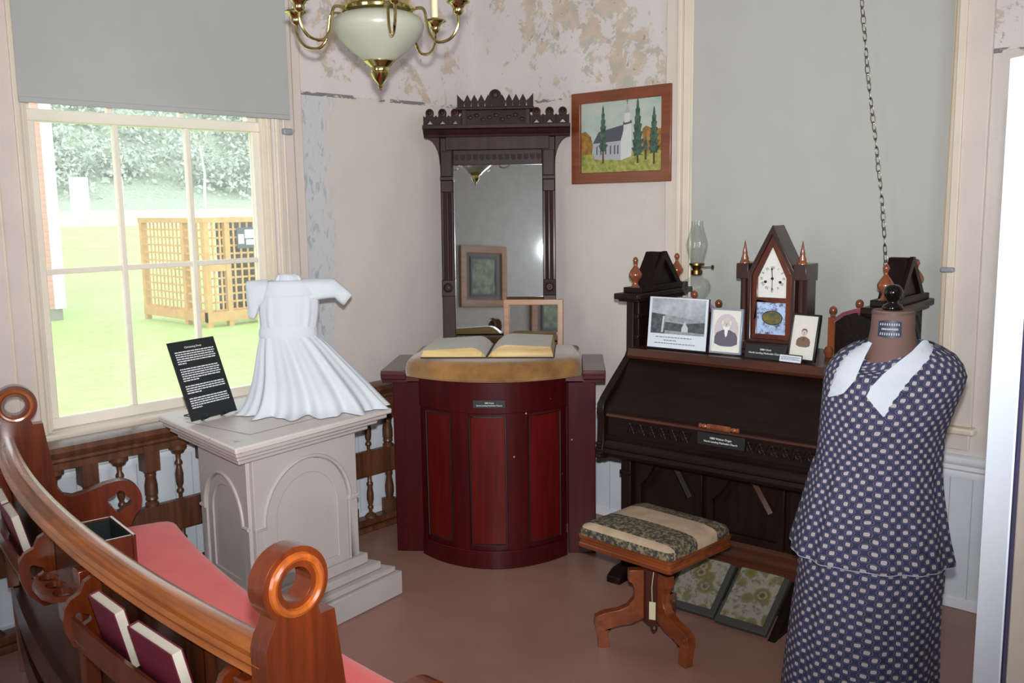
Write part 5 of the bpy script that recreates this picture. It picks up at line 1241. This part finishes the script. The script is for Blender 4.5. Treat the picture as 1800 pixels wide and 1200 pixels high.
lapel([(1606, 586), (1590, 604), (1565, 626), (1548, 642), (1530, 664), (1523, 680), (1550, 711)], [(1612, 586), (1624, 598), (1616, 616), (1590, 648), (1576, 668), (1562, 690), (1553, 711)])
# form: neck, knob, inner torso, stand
formcl = paint('brown_form_cloth', S(112, 84, 78), .8, .06, bumpy=.15)
m = MB(); cxn = axis_(1.3)-.014; rr_ = []
for z, r, dy in ((1.08, .092, 0), (1.13, .088, 0), (1.165, .083, -.002), (1.20, .076, -.004), (1.225, .071, -.005), (1.25, .065, -.006), (1.275, .061, -.006), (1.325, .059, -.006), (1.333, .057, -.006)):
    rr_.append([Vector((cxn+r*cos(2*pi*i/32), dy+r*1.0*sin(2*pi*i/32), z)) for i in range(32)])
m.loft(rr_); nk = m.build('neck', formcl, DF, smooth=60)
m = MB(); m.loft([[p*1 for p in [Vector((cxn+.061*cos(2*pi*i/32), -.006+.061*sin(2*pi*i/32), z)) for i in range(32)]] for z in (1.322, 1.328)]); m.build('neck_band', flat('neck_band_brown', S(96, 74, 66)), nk)
m = MB(); pts1 = []
for z in (1.262, 1.305):
    for i in range(11):
        a = RAD(-128+60*i/10); rad = .0645 if z < 1.28 else .0615; pts1.append(Vector((cxn+rad*cos(a), -.006+rad*sin(a), z+(.004 if z > 1.28 else -.004)*sin(pi*i/10))))
m.add(pts1, [(i, i+1, 12+i, 11+i) for i in range(10)]); lb = m.build('maker_label', flat('navy_label', S(44, 48, 72), .5), nk, smooth=60)
m = MB()
def onneck(a, z, r=.0655): return Vector((cxn+r*cos(RAD(a)), -.006+r*sin(RAD(a)), z))
def seg(a, z0, z1, w=1.6): m.add([onneck(a-w/2, z0, .0662), onneck(a+w/2, z0, .0662), onneck(a+w/2, z1, .0635), onneck(a-w/2, z1, .0635)], [(0, 1, 2, 3)])
for i in range(9): seg(-120+5.6*i, 1.266, 1.273, 2.4)
for i in range(9): seg(-120+5.6*i, 1.294, 1.300, 2.4)
for i in range(12): seg(-116+3.4*i, 1.281, 1.286, 2.2)
o = m.build('label_marks', flat('label_white', S(190, 190, 196)), lb, smooth=0); o['kind'] = 'stuff'
m = MB(); m.lathe([(.027, 1.333), (.029, 1.34), (.026, 1.346), (.015, 1.352), (.014, 1.358), (.02, 1.365), (.026, 1.376), (.027, 1.386), (.023, 1.397), (.014, 1.405), (.003, 1.407)], (cxn-.003, -.006, 0), 24); m.build('knob', flat('black_gloss', S(14, 12, 12), .12), DF, smooth=60)
m = MB(); m.loft([[Vector((axis_(z)-.02+hw*cos(2*pi*i/28), dp*sin(2*pi*i/28), z)) for i in range(28)] for z, hw, dp in ((.70, .12, .10), (.85, .11, .09), (1.0, .12, .10), (1.1, .13, .10), (1.19, .09, .07))]); m.build('torso', formcl, DF, smooth=60)
m = MB(); m.lathe([(.16, 0), (.16, .015), (.03, .03), (.016, .06), (.016, .72)], (-.03, 0, 0), 20); m.build('stand', flat('black_iron', S(24, 24, 26), .4, .6), DF)

# ------------------------------------------------------------------ hanging chain
CHN = [(-1.596, 3.80, 2.50), (-1.59, 3.80, 2.431), (-1.576, 3.80, 2.321), (-1.562, 3.80, 2.21), (-1.546, 3.80, 2.088), (-1.516, 3.80, 1.909), (-1.494, 3.80, 1.764), (-1.471, 3.80, 1.606), (-1.448, 3.795, 1.391), (-1.44, 3.79, 1.32)]
full = [Vector((-1.60, 3.80, ZC-.03))] + [Vector(p) for p in CHN]
m = MB(); pos = []; step = .0325
for a, b_ in zip(full, full[1:]): pos.append((a, b_, (b_-a).length))
tot = sum(p[2] for p in pos); k = int(tot/step)
def along(d):
    for a, b_, l in pos:
        if d <= l: return a+(b_-a)*(d/l), (b_-a).normalized()
        d -= l
    return pos[-1][1], (pos[-1][1]-pos[-1][0]).normalized()
for i in range(k):
    c, t = along((i+.5)*step); x = t.cross(Vector((0, 1, 0))).normalized(); y = t.cross(x); w = x if i % 2 == 0 else y
    ang = RAD(25)*(1 if i % 3 else -1); w = (w*cos(ang)+t.cross(w)*sin(ang))
    m.tube([c + t*(.0205*cos(q)) + w*(.0085*sin(q)) for q in [2*pi*j/14 for j in range(14)]], .0019, 6, closed=True)
o = m.build('chain', steel, None, smooth=60); tag(o, 'long steel link chain hanging in front of the right window shade', 'chain')

# ------------------------------------------------------------------ white display board at the right edge
DB = thing('display_board', 'free-standing white-edged display board at the right edge of the photo', 'display board', (-.377, 1.533, 0), RAD(54.6))
bright = paint('glossy_white_laminate', S(206, 214, 226), .35, .01)
m = MB(); m.box((0, .004, 0.05), (.03, .064, 1.856)); m.box((.03, .004, 1.80), (1.0, .064, 1.856)); m.box((.97, .004, .05), (1.0, .064, 1.80)); m.box((.03, .004, .05), (.97, .064, .11)); m.build('frame', bright, DB, bevel=.002)
m = MB(); m.box((.002, .0, .05), (.008, .0045, 1.85)); m.build('corner_shadow_strip', flat('corner_shadow_blue', S(40, 36, 66), .5), DB)  # shadow along the board's corner, put in as a dark strip
m = MB(); m.box((.008, -.002, .06), (.995, .0035, 1.845)); m.build('panel', paint('taupe_board', S(150, 138, 128), .7, .04), DB, smooth=0)
for x in (.05, .93):
    m = MB(); m.box((x, -.2, 0), (x+.03, .26, .05)); m.build('foot', bright, DB, bevel=.003)

# ------------------------------------------------------------------ picture on the wall behind the photographer (seen in the mirror)
BPT = thing('framed_picture', 'oak-framed green picture on the far wall, seen in the tall mirror', 'picture', (1.02, -2.548, 1.58), pi)
m = MB(); m.prism([(-.38, -.40), (.38, -.40), (.38, .40), (-.38, .40)], XZ, -.03, 0, holes=[[(-.29, -.31), (.29, -.31), (.29, .31), (-.29, .31)]]); m.build('frame', honey, BPT, bevel=.004)
m = MB(); m.box((-.3, -.012, -.32), (.3, -.004, .32)); m.build('mat_board', paint('grey_mat_board', S(120, 112, 108), .7), BPT, smooth=0)
m = MB(); m.prism([(-.22, -.26), (.22, -.26), (.22, .26), (-.22, .26)], XZ, -.022, -.012, holes=[[(-.19, -.23), (.19, -.23), (.19, .23), (-.19, .23)]]); m.build('inner_frame', frmblk, BPT)
m = MB(); m.box((-.2, -.015, -.24), (.2, -.0125, .24)); m.build('picture', speck('green_landscape', S(70, 84, 66), S(150, 160, 130), 9), BPT, smooth=0)
